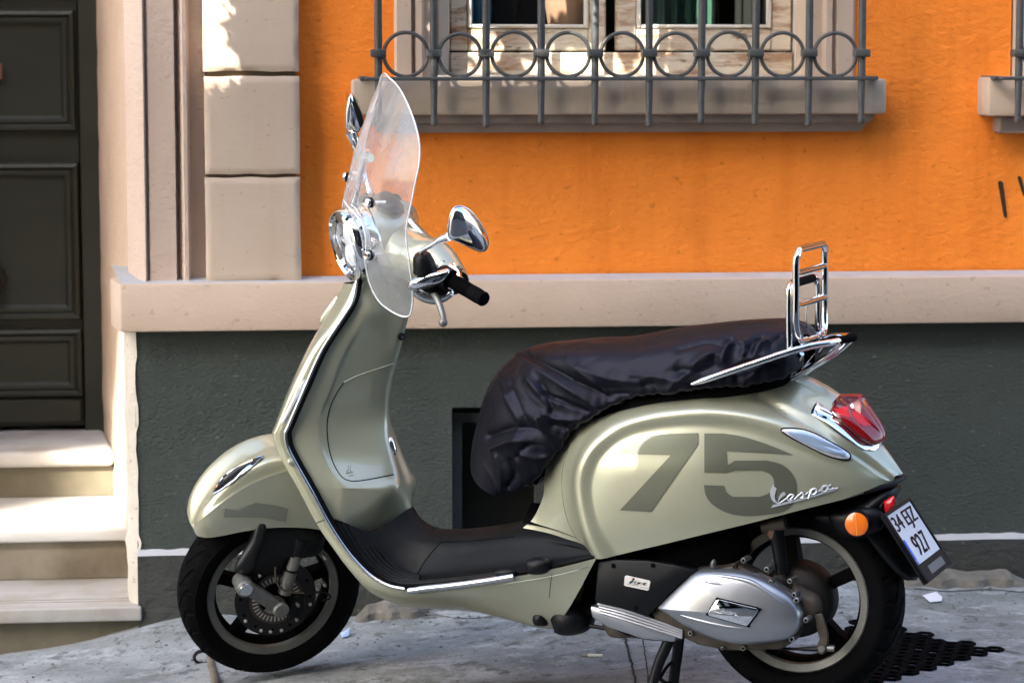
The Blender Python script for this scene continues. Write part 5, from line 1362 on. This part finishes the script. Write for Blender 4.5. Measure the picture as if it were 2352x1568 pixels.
# bolts and bosses round the case
for (x, y, r, m) in ((1320,1050,14,'alu'),(1452,1142,16,'silver'),(1300,985,15,'alu'),(1182,940,15,'alu'),(1418,1045,14,'alu'),(1500,1243,15,'alu'),(1428,1340,17,'silver'),(1440,1115,14,'silver'),(1180,1386,15,'alu'),(912,1310,14,'alu'),(1135,968,14,'rust_alu'),(1075,1386,10,'alu')):
    c = E_(x, y, .150); part('case_bolt', cyl(c-Vector((0, .035, 0)), c+Vector((0, .010, 0)), r*.00042, 14, bev=.0015), M[m], back)
    part('bolt_hole', cyl(c+Vector((0, .0098, 0)), c+Vector((0, .0106, 0)), r*.00022, 10), M['black_matte'], back)
part('cable_end', pillow([E_(x, y, .155) for x, y in ((1010,975),(1015,945),(1030,935),(1038,955),(1030,982))], (0, .01, 0), 4, 3), M['alu'])
for (x, y) in ((716,968),(630,1184),(515,970)): part('cover_screw', cyl(E_(x, y, .168), E_(x, y, .172), .0055, 12), M['black_matte'], bl)
# rear shock and its rusty collar
part('rear_shock', tube([E_(1345, 760, .10), E_(1350, 830, .10), E_(1365, 930, .10), E_(1375, 1010, .10)], lambda t: .018-.004*t, 16, 4), M['black'])
part('shock_collar', tube([E_(1275, 772, .105), E_(1330, 765, .105), E_(1392, 750, .105)], lambda t: .016, 14), M['rust_alu'])
part('shock_collar', cyl(E_(1330, 780, .10), E_(1342, 825, .10), .019, 18, .015), M['rust'])
spg = [E_(1347+15*0, 0, .1)]
# drum brake and lever
part('brake_drum', lathe([(0, .088), (.05, .088), (.072, .080), (.083, .066), (.086, .040), (.086, .0), (0, 0)], CR, (0, 1, 0), 60), M['rust'].copy() if False else mat('dirty_drum', (.016, .013, .010), .6, .4, var=.5, vscale=25, bumps=((60, .4, .004),)), rw, 40)
part('hub_casting', pillow([E_(x, y, .105) for x, y in ((1440,1060),(1500,1085),(1560,1120),(1580,1180),(1560,1235),(1500,1260),(1440,1230),(1410,1140))], (0, .03, 0), 5, 3, True, .5), M['rust_alu'])
part('brake_lever_arm', prism([E_(x, y, .118) for x, y in ((1545,1215),(1580,1210),(1598,1260),(1612,1310),(1614,1340),(1602,1405),(1585,1420),(1560,1412),(1552,1380),(1570,1340),(1555,1290))], (0, .008, 0), .002, 1), M['rust_alu'])
part('cable_pivot', cyl(E_(1575, 1393, .115), E_(1575, 1393, .135), .0075, 16), M['alu'])
part('brake_cable', tube([E_(1000, 1350, .12), E_(1200, 1378, .12), E_(1400, 1392, .12), E_(1640, 1392, .12)], lambda t: .0035 if t < .8 else .006, 8, 4), M['black'])
part('cable_nut', cyl(E_(1605, 1391, .12), E_(1640, 1392, .12), .0068, 12), M['alu'])
part('stand_rod', tube([E_(395, 1275, .10), E_(480, 1290, .10)], .005, 8), M['black'])
# centre stand
def gl(px, py):                                        # on the ground, scooter space
    q = atz(px, py, 0); q = atz(px, py, gz(q.x, q.y)); return MSI @ q
l1, l2 = S(1552,1468,.115), S(1568,1470,.05)
st = part('centre_stand', tube([S(1540,1462,.125), S(1525,1495,.128), S(1512,1525,.130), S(1500,1566,.135), S(1494,1590,.14)], lambda t: .0135-.002*t, 14, 4), M['black'])
part('stand_leg', tube([S(1560,1462,.085), S(1556,1500,.082), S(1550,1540,.080), S(1545,1590,.078)], lambda t: .0125, 14, 4), M['black'], st)
part('stand_brace', tube([S(1514,1560,.125), S(1532,1530,.10), S(1553,1512,.082)], .004, 8, 4), M['black'], st)
part('stand_brace', tube([S(1514,1556,.125), S(1530,1568,.10), S(1546,1566,.082)], .005, 8, 4), M['black'], st)

# ------------------------------------------------------------------ rear mudguard, reflector, plate
rf = part('rear_mudguard', pillow([S(x, y, 0) for x, y in ((1845,1172),(1930,1150),(2000,1128),(2050,1112),(2066,1122),(2050,1150),(2040,1180),(2050,1220),(2080,1275),(2108,1325),(2090,1330),(2062,1300),(2040,1260),(2015,1225),(1975,1228),(1935,1225),(1890,1205))], (0, .078, 0), 5, 3, True, .3, ctr=S(1985, 1180, 0)), M['black'])
part('guard_shoulder', pillow([S(x, y, .060) for x, y in ((1900,1180),(1945,1165),(2000,1160),(2030,1180),(2025,1215),(1985,1235),(1935,1232))], (0, .03, 0), 5, 3, True, .4), M['black'], rf)
part('tail_lip', tube([S(1985, 1130, .08), S(2020, 1120, .06), S(2050, 1111, .036), S(2072, 1098, .0), S(2076, 1096, -.02)], .006, 8, 5), M['black'], rf)
rc = S(1967.5, 1203, .112)
rfl = part('side_reflector', lathe([(.0, .004), (.020, .004), (.0265, .001), (.0265, -.004)], rc, (0, 1, 0), 40), M['orange_lens'])
part('reflector_ring', lathe([(.0265, -.012), (.0265, .002), (.0285, .002), (.0295, -.002), (.0295, -.012)], rc, (0, 1, 0), 40), M['black'], rfl)
part('reflector_mark', box(rc.x-.0008, rc.x+.0008, rc.y+.0035, rc.y+.0045, rc.z-.024, rc.z+.024), mat('reflector_line', (.85, .32, .05), .3), rfl)
rr_ = part('rear_reflector', pillow([S(x, y, .066) for x, y in ((2030,1153),(2036,1147),(2050,1138),(2055,1141),(2057,1155),(2053,1162),(2038,1177),(2033,1175))], (-.004, .008, 0), 4, 3, True, .35), mat('small_red_reflector', (.42, .006, .012), .2, 0, .3))
part('reflector_holder', pillow([S(x, y, .03) for x, y in ((2014,1152),(2030,1143),(2047,1136),(2044,1165),(2032,1180),(2018,1168))], (0, .034, 0), 4, 3), M['black'], rr_)
pw = .118
c_tl, c_tr, c_bl, c_br = S(2026.4, 1188.1, pw), S(2087.1, 1137, -pw), S(2131.4, 1348.3, pw), S(2180.1, 1288.7, -pw)
pt = (c_tl+c_tr)/2; pb = (c_bl+c_br)/2; pt.y = pb.y = 0
Wv = pt-pb; Uv = Vector((0, -2*pw, 0)); N_ = Uv.cross(Wv).normalized()
if N_.x > 0: N_ = -N_
def pl(u, v, d=0): return pb+Uv*(u-.5)+Wv*v+N_*d
plate = part('number_plate', prism([pl(0, 0), pl(1, 0), pl(1, 1), pl(0, 1)], N_*-.008, .002, 1), M['plate_black'], None, 40)
part('plate_sheet', prism([pl(.045, .245, .0004), pl(.955, .245, .0004), pl(.955, .955, .0004), pl(.045, .955, .0004)], N_*.0012), M['plate_white'], plate, 0)
fr_ = MB()
for (u0, u1, v0, v1) in ((0, .04, .0, 1), (.96, 1, .0, 1), (.04, .96, .96, 1), (.04, .96, 0, .24)):
    fr_.add(prism([pl(u0, v0, .0003), pl(u1, v0, .0003), pl(u1, v1, .0003), pl(u0, v1, .0003)], N_*.005, .0012, 1))
fr_.build('plate_frame', M['plate_black'], plate, 40)
part('plate_strip', prism([pl(.05, .25, .0018), pl(.135, .25, .0018), pl(.135, .60, .0018), pl(.05, .60, .0018)], N_*.0004), M['plate_blue'], plate, 0)
text_on('plate_letters', '34 EJZ', pl(.11, .645, .0023), Uv*.78, Wv*.27, M['plate_black'], plate, 0, .016)
text_on('plate_letters', '927', pl(.30, .315, .0023), Uv*.46, Wv*.27, M['plate_black'], plate, 0, .026)
text_on('plate_letters', 'TR', pl(.062, .27, .0026), Uv*.06, Wv*.045, M['plate_white'], plate)
part('dealer_strip', prism([pl(.25, .06, .0056), pl(.80, .06, .0056), pl(.80, .17, .0056), pl(.25, .17, .0056)], N_*.0004), M['grey_print'], plate, 0)
part('plate_bracket', prism([pl(.3, .2, -.009), pl(.7, .2, -.009), pl(.7, .9, -.009), pl(.3, .9, -.009)], N_*-.02, .003, 1), M['black'], plate)

# ------------------------------------------------------------------ chrome rear rack
RK = .0078
nb = [S(1588,882,.176), S(1640,865,.176), S(1700,845,.170), S(1760,825,.158), S(1812,808,.136), S(1860,795,.108), S(1900,788,.076), S(1928,782,.040)]
rack = part('luggage_rack', tube(nb, lambda t: RK*(.35+.65*min(1, t*12)), 14, 4), M['chrome'])
part('rack_rail', tube([Vector((p.x, -p.y, p.z)) for p in nb], RK, 14, 4), M['chrome'], rack)
part('rack_end', tube([nb[-1]+Vector((.004, .002, 0)), nb[-1].lerp(Vector((nb[-1].x-.03, 0, nb[-1].z+.006)), .5)+Vector((-.008, 0, 0)), Vector((nb[-1].x-.022, 0, nb[-1].z+.005)), Vector((nb[-1].x-.004, -.042, nb[-1].z))], .0092, 14, 5), M['rubber'], rack)
def both(name, P, r, m='chrome', n=5, par=None):
    part(name, tube(P, r, 12, n), M[m], par or rack); part(name, tube([Vector((p.x, -p.y, p.z)) for p in P], r, 12, n), M[m], par or rack)
both('rack_strut', [S(1812,868,.035), S(1828,838,.060), S(1842,812,.080)], .0055)
both('rack_strut', [S(1818,872,.035), S(1850,850,.035), S(1900,818,.040), S(1932,788,.050)], .0062)
ft = part('rack_foot', prism([S(1800,874,.04), S(1830,864,.02), S(1838,872,.02), S(1836,880,.03), S(1815,888,.045)], (0, -.03, -.006), .003, 2), M['chrome'], rack)
part('foot_bolt', cyl(S(1826,868,.03), S(1828,862,.03), .006, 12), M['chrome_worn'], rack)
uw = .118
def upl(px, py, s=1): p = S(px, py, uw); return Vector((p.x, p.y*s, p.z))
b_ = [upl(1830, 790), upl(1829, 775), upl(1828, 740), upl(1828, 660), upl(1828, 600)]
topz = upl(1828, 575).z; tx = upl(1830, 575).x
c1 = b_[-1]
loop = [Vector((b_[1].x-.004, .078, b_[1].z-.012)), Vector((b_[1].x-.002, .104, b_[1].z-.004)), b_[2], b_[3], c1, Vector((tx, uw-.004, topz-.012)), Vector((tx, uw-.016, topz-.002)), Vector((tx, uw-.035, topz)), Vector((tx, 0, topz))]
loop = loop + [Vector((p.x, -p.y, p.z)) for p in loop[-2::-1]]
part('back_frame', tube(loop, RK, 14, 5), M['chrome'], rack)
for py in (628, 703):
    p = upl(1828, py); part('cross_bar', tube([p, Vector((p.x, -p.y, p.z))], RK*.92, 14), M['chrome'], rack)
p = Vector((b_[1].x-.002, 0, b_[1].z-.014)); part('hinge_tube', tube([p+Vector((0, .085, 0)), p+Vector((0, -.085, 0))], .006, 12), M['chrome'], rack)
for y in (.06, -.06): part('hinge_collar', cyl(p+Vector((0, y-.014, 0)), p+Vector((0, y+.014, 0)), .0095, 16, bev=.002), M['chrome'], rack)
ub = [S(1813,802,.118), S(1812,740,.118), S(1812,680,.118)]
tz = S(1818,655,.112).z; bx_ = ub[-1].x
u2 = ub + [Vector((bx_, .115, tz-.008)), Vector((bx_, .104, tz)), Vector((bx_, .085, tz+.001)), Vector((bx_, 0, tz+.001))]
part('grab_loop', tube(u2 + [Vector((p.x, -p.y, p.z)) for p in u2[-2::-1]], RK*.95, 12, 5), M['chrome'], rack)
part('loop_pad', tube([Vector((bx_, y, tz+.001)) for y in (.078, .04, 0, -.04, -.078)], .0098, 12), M['rubber'], rack)
part('spring_wire', tube([S(1852,700,-.03), S(1852,790,-.03)], .0016, 6), M['chrome_worn'], rack)

# ------------------------------------------------------------------ rain cover on the saddle (a thing of its own)
CV = [
 [(1084,1085,0),(1087,1098,.04),(1098,1116,.075),(1118,1132,.09),(1142,1140,.085),(1158,1128,.06)],
 [(1082,1062,0),(1088,1072,.045),(1108,1092,.088),(1140,1112,.104),(1185,1126,.100),(1200,1112,.07)],
 [(1086,1020,0),(1098,1028,.055),(1128,1046,.105),(1170,1070,.124),(1232,1086,.116),(1236,1078,.085)],
 [(1097,970,0),(1113,976,.06),(1148,992,.115),(1200,1014,.136),(1276,1026,.128),(1272,1028,.10)],
 [(1116,905,0),(1136,912,.065),(1175,930,.120),(1235,958,.142),(1305,988,.142),(1298,998,.115)],
 [(1143,856,0),(1166,862,.065),(1208,880,.122),(1275,912,.148),(1352,952,.150),(1345,966,.12)],
 [(1190,812,0),(1214,820,.065),(1255,838,.124),(1320,875,.152),(1398,924,.154),(1390,938,.125)],
 [(1245,788,0),(1268,797,.068),(1310,815,.126),(1365,855,.154),(1445,908,.158),(1440,920,.13)],
 [(1320,781,0),(1340,789,.070),(1375,808,.128),(1415,845,.157),(1478,902,.162),(1475,910,.135)],
 [(1420,776,0),(1436,785,.072),(1462,804,.130),(1490,838,.157),(1535,896,.163),(1532,903,.135)],
 [(1540,756,0),(1552,766,.072),(1570,788,.130),(1590,822,.157),(1618,887,.160),(1615,894,.13)],
 [(1650,742,0),(1660,752,.070),(1675,774,.122),(1690,810,.148),(1712,876,.150),(1710,882,.12)],
 [(1750,734,0),(1756,744,.062),(1768,766,.108),(1778,802,.132),(1790,866,.132),(1786,870,.10)],
 [(1815,736,0),(1818,748,.048),(1822,768,.082),(1826,802,.098),(1828,848,.095),(1824,852,.07)],
 [(1846,768,0),(1847,776,.022),(1848,790,.036),(1849,812,.042),(1848,838,.040),(1845,842,.03)],
]
rows = [mirror_row([S(*p) for p in reversed(r)]) for r in CV]
V, Fc, nr, nc = loft(rows, 18, 18)
# fold lines read off the photograph: (points, depth, width)
FOLDS = [
 ([(1205,808),(1260,842),(1330,880),(1395,912)], -.010, .014), ([(1190,815),(1240,850),(1310,895),(1375,935)], .007, .014),
 ([(1215,870),(1240,900),(1262,935)], .006, .010), ([(1240,880),(1262,918),(1270,950)], -.007, .010),
 ([(1150,860),(1165,910),(1190,960)], .005, .010), ([(1172,880),(1192,930),(1215,975)], -.004, .009),
 ([(1250,905),(1300,925),(1345,945)], -.008, .010), ([(1250,950),(1290,962),(1335,962)], .008, .010), ([(1270,975),(1300,985)], -.008, .008),
 ([(1120,1000),(1170,985),(1230,985),(1280,1005)], -.009, .013), ([(1130,1030),(1185,1010),(1250,1020)], .008, .014),
 ([(1185,1050),(1215,1020),(1250,1020)], -.007, .009), ([(1170,1060),(1180,1090),(1165,1120)], -.008, .010), ([(1140,1050),(1150,1090),(1150,1125)], .006, .010),
 ([(1200,1040),(1230,1050),(1262,1045)], .007, .009), ([(1235,960),(1250,990),(1290,1005)], .006, .009),
 ([(1640,820),(1660,790),(1678,775),(1690,790)], -.009, .010), ([(1660,830),(1668,800),(1690,788),(1712,792),(1708,815)], .009, .011),
 ([(1722,800),(1732,782),(1748,775)], -.008, .009), ([(1735,812),(1745,792),(1765,782)], .007, .009), ([(1768,800),(1775,780),(1790,772)], -.006, .008),
 ([(1560,800),(1590,790),(1622,782),(1650,790)], -.006, .012), ([(1590,840),(1620,815),(1648,815)], .007, .012), ([(1560,850),(1610,850),(1640,838)], -.006, .012),
 ([(1450,860),(1520,868),(1580,880)], .005, .014), ([(1330,845),(1400,870),(1470,880)], .006, .02), ([(1380,890),(1440,890),(1500,880)], -.004, .012),
 ([(1690,850),(1740,835),(1790,838)], -.006, .010), ([(1700,830),(1750,818),(1800,820)], .005, .010), ([(1410,905),(1440,905)], -.005, .008)]
TC0 = BVHTree.FromPolygons(V, Fc)
FL = []
for P, dp, wd_ in FOLDS:
    Q = ontoP(TC0, [(p.x, p.y) for p in spline([Vector((x, y, 0)) for x, y in P], 3)], 0)
    if len(Q) > 1: FL.append((Q, dp, wd_))
def vnormals(V, Fc):
    N = [Vector() for _ in V]
    for f in Fc:
        n = (V[f[1]]-V[f[0]]).cross(V[f[2]]-V[f[0]])
        for i in f: N[i] += n
    out = []
    for v, n in zip(V, N):
        n = n.normalized(); out.append(n)
    return out
NV = vnormals(V, Fc)
cc = sum(V, Vector())/len(V)
sgn = 1 if sum((1 if (v-Vector((v.x, 0, .75))).dot(n) > 0 else -1) for v, n in zip(V, NV)) > 0 else -1
V2 = []
for i, (v, n) in enumerate(zip(V, NV)):
    n = n*sgn; d = 0
    for Q, dp, wd_ in FL:
        m = min(segd(v, Q[k], Q[k+1]) for k in range(len(Q)-1))
        if m < wd_*3: d += dp*1.35*math.exp(-(m/(wd_*.75))**1.15)
    col = i % nc; edge = min(col, nc-1-col)/(nc/2)            # 0 at the hems, 1 on top
    fr_i = 1 if v.x > .55 else .55
    lo = (1-edge)
    d += lo*fr_i*.0022*mnoise.noise(Vector((v.x*22, v.y*22, v.z*22))) + lo*.003*math.sin(v.x*230+3*mnoise.noise(v*14))*max(0, lo-.62)*2.4
    d += .0022*mnoise.noise(Vector((v.x*9+5, v.y*8, v.z*10)))
    wv = Vector((v.x*5.5, v.y*5+4, v.z*6.5)); wv += Vector((mnoise.noise(wv*.7), mnoise.noise(wv*.7+Vector((7, 1, 2))), mnoise.noise(wv*.7+Vector((3, 9, 5)))))*.9
    r_ = 1-abs(mnoise.noise(wv)); r2 = 1-abs(mnoise.noise(wv*1.9+Vector((11, 0, 0)))); d += min(1, lo*1.5)*(.0095*(r_**6-.25)+.0022*(r2**8-.2))*(1.2 if v.x > .5 else .7)
    V2.append(v+n*d)
cvr = obj('seat_cover', [MS @ v for v in V2], Fc, M['cover'], None, 80)
tag(cvr, 'wrinkled black nylon rain cover pulled over the scooter saddle', 'seat cover')
def recentre(o, p=None):
    me = o.data; c = Vector(p) if p else sum((v.co for v in me.vertices), Vector())/len(me.vertices)
    if p is None: c.z = min(v.co.z for v in me.vertices)
    for v in me.vertices: v.co -= c
    o.location = c
recentre(cvr)

# ------------------------------------------------------------------ loose things on the pavement
def on_g(px, py):
    q = atz(px, py, -.02)
    for _ in range(4): q = atz(px, py, gzn(q.x, q.y))
    return q
# honeycomb rubber mat under the rear wheel
A_, B2, C2 = on_g(2085, 1452), on_g(2300, 1497), on_g(1700, 1640)
u = (B2-A_); u.z = 0; u.normalize(); v_ = Vector((-u.y, u.x, 0)); v_ = -v_ if v_.dot(C2-A_) < 0 else v_
mm = MB(); hr = .0235; row = 0
L_ = (B2-A_).length
for j in range(-1, 26):
    for i in range(-40, 20):
        p = A_+u*((i+(.5 if j % 2 else 0))*hr*1.78+.01)+v_*(j*hr*1.54)
        s_ = (p-A_).dot(u); t_ = (p-A_).dot(v_)
        if s_ > L_-.005*(j % 3) or s_ < -.16+.34*t_+.04*mnoise.noise(Vector((t_*9, 0, 0))) or p.y < -1.75 or t_ < 0: continue
        z = gzn(p.x, p.y)
        e = .8+.25*rnd.random()
        ring = [];
        for k in range(6):
            a = math.pi/3*k+math.pi/6+math.atan2(u.y, u.x)
            d = Vector((math.cos(a), math.sin(a), 0)); ring.append((p+d*hr*1.03, p+d*hr*.66*e))
        V = []; 
        for o_, in_ in ring: V += [Vector((o_.x, o_.y, z+.001)), Vector((o_.x, o_.y, z+.007)), Vector((in_.x, in_.y, z+.006)), Vector((in_.x, in_.y, z+.002))]
        Fc = []
        for k in range(6):
            l = (k+1) % 6
            for q_ in range(3): Fc.append((4*k+q_, 4*k+q_+1, 4*l+q_+1, 4*l+q_))
        mm.add((V, Fc))
mt = mm.build('rubber_mat', M['rubber'], None, 30); recentre(mt)
tag(mt, 'black honeycomb rubber mat lying under the rear wheel', 'mat')
# cigarette end
a, b = on_g(1336, 1507), on_g(1384, 1508)
ci = obj('cigarette_end', *cyl(a+Vector((0, 0, .004)), b+Vector((0, 0, .004)), .004, 12), mat('cigarette_paper', (.62, .60, .52), .8)); recentre(ci)
tag(ci, 'white cigarette end lying on the concrete below the engine', 'cigarette end')
obj('filter', *cyl(a+Vector((-.001, 0, .004)), a.lerp(b, .3)+Vector((0, 0, .004)), .0043, 12), mat('cigarette_filter', (.22, .20, .17), .8), ci, 40, Matrix.Translation(-ci.location))
def scrap(name, pts, m, lab, lift=.006):
    V = [on_g(x, y)+Vector((0, 0, lift+l)) for x, y, l in pts]
    n = len(V); V += [v-Vector((0, 0, .0015)) for v in V]
    Fc = [tuple(range(n)), tuple(range(2*n-1, n-1, -1))] + [(i, (i+1) % n, n+(i+1) % n, n+i) for i in range(n)]
    o = obj(name, V, Fc, m, None, 0); recentre(o); tag(o, lab, 'litter'); return o
scrap('paper_scrap', [(2119,1371,0),(2150,1367,.005),(2164,1377,.003),(2163,1384,0),(2136,1386,0)], M['paper'], 'folded white paper scrap on the pavement behind the rear wheel')
scrap('paper_scrap', [(782,1456,0),(787,1458,.003),(803,1455,.012),(801,1464,0),(785,1468,0)], M['paper_blue'], 'small pale blue paper scrap near the front tyre')
scrap('paper_scrap', [(948,1044,.0)] if False else [(1226,1432,0),(1234,1430,.003),(1238,1436,0),(1230,1438,0)], M['paper'], 'tiny white paper speck on the concrete under the footboard')
# iron ring and ridge of cable cover by the front tyre
c = on_g(466, 1520)
rp_ = [c+Vector((.022*math.cos(a), .004*math.sin(a)-.003, .014+.016*math.sin(a))) for a in [R(20)+R(290)*k/14 for k in range(15)]]
ir = obj('iron_ring', *tube(rp_, lambda t: .005*(1.1-.4*t), 8, 2), M['black'], None, 40); recentre(ir)
tag(ir, 'bent black iron ring at the ground by the front tyre', 'ring')
pc_ = MB()
pp = [on_g(482, 1508), on_g(486, 1530), on_g(494, 1560), on_g(500, 1590)]
pc_.add(tube([p+Vector((0, 0, .001)) for p in pp], lambda t: .009+.004*t, 14, 5))
cp = pc_.build('conduit_pipe', mat('dirty_pipe', (.20, .17, .13), .6, col2=(.09, .075, .055), vscale=20), None, 40); recentre(cp)
tag(cp, 'short dirty pipe end sticking out of the pavement by the front tyre', 'pipe')
# crack lines in the concrete
ck = MB()
for P, w in ([[(1430,1440),(1436,1466),(1442,1490),(1452,1530),(1468,1600)], .0036], [[(1474,1455),(1480,1495),(1487,1540),(1490,1600)], .002], [[(820,1404),(900,1418),(985,1412),(1060,1420),(1130,1416)], .003], [[(2100,1352),(2180,1358),(2260,1354),(2352,1360)], .005], [[(1190,1430),(1150,1446),(1090,1441),(1010,1452)], .0016]):
    Q = [on_g(p.x, p.y) for p in spline([Vector((x, y, 0)) for x, y in P], 10)]; V = []
    for i, q in enumerate(Q):
        t = (Q[min(i+1, len(Q)-1)]-Q[max(0, i-1)]); t.z = 0; t.normalize(); nn = Vector((-t.y, t.x, 0))
        o_ = nn*.004*mnoise.noise(q*40); ww = w*(.55+.9*abs(mnoise.noise(q*60)))
        for sg in (-1, 1): e = q+o_+nn*ww*sg; V.append(Vector((e.x, e.y, gzn(e.x, e.y)+.0014)))
    ck.add((V, [(2*i, 2*i+1, 2*i+3, 2*i+2) for i in range(len(Q)-1)]))
o = ck.build('pavement_crack', mat('crack_dirt', (.040, .038, .034), .95, spec=.1), None, 0); o['kind'] = 'structure'
# grit and crumbs of mortar on the concrete
gr_ = MB(); ico = [Vector(v) for v in ((1,0,0),(-1,0,0),(0,1,0),(0,-1,0),(0,0,1),(0,0,-1))]; icf = [(0,2,4),(2,1,4),(1,3,4),(3,0,4),(2,0,5),(1,2,5),(3,1,5),(0,3,5)]
for _ in range(420):
    x = rnd.uniform(-.6, 2.3); y = -abs(rnd.gauss(0, .32))-.06
    if y < -1.3: continue
    r = rnd.choice((.0016, .002, .003, .0045)); z = gzn(x, y)
    gr_.add(([Vector((x+v.x*r*rnd.uniform(.7, 1.4), y+v.y*r*rnd.uniform(.7, 1.4), z+r*.4+v.z*r*.7)) for v in ico], icf))
o = gr_.build('grit', mat('grit', (.22, .21, .19), .9, col2=(.06, .055, .05), vscale=9), None, 0); o['kind'] = 'stuff'
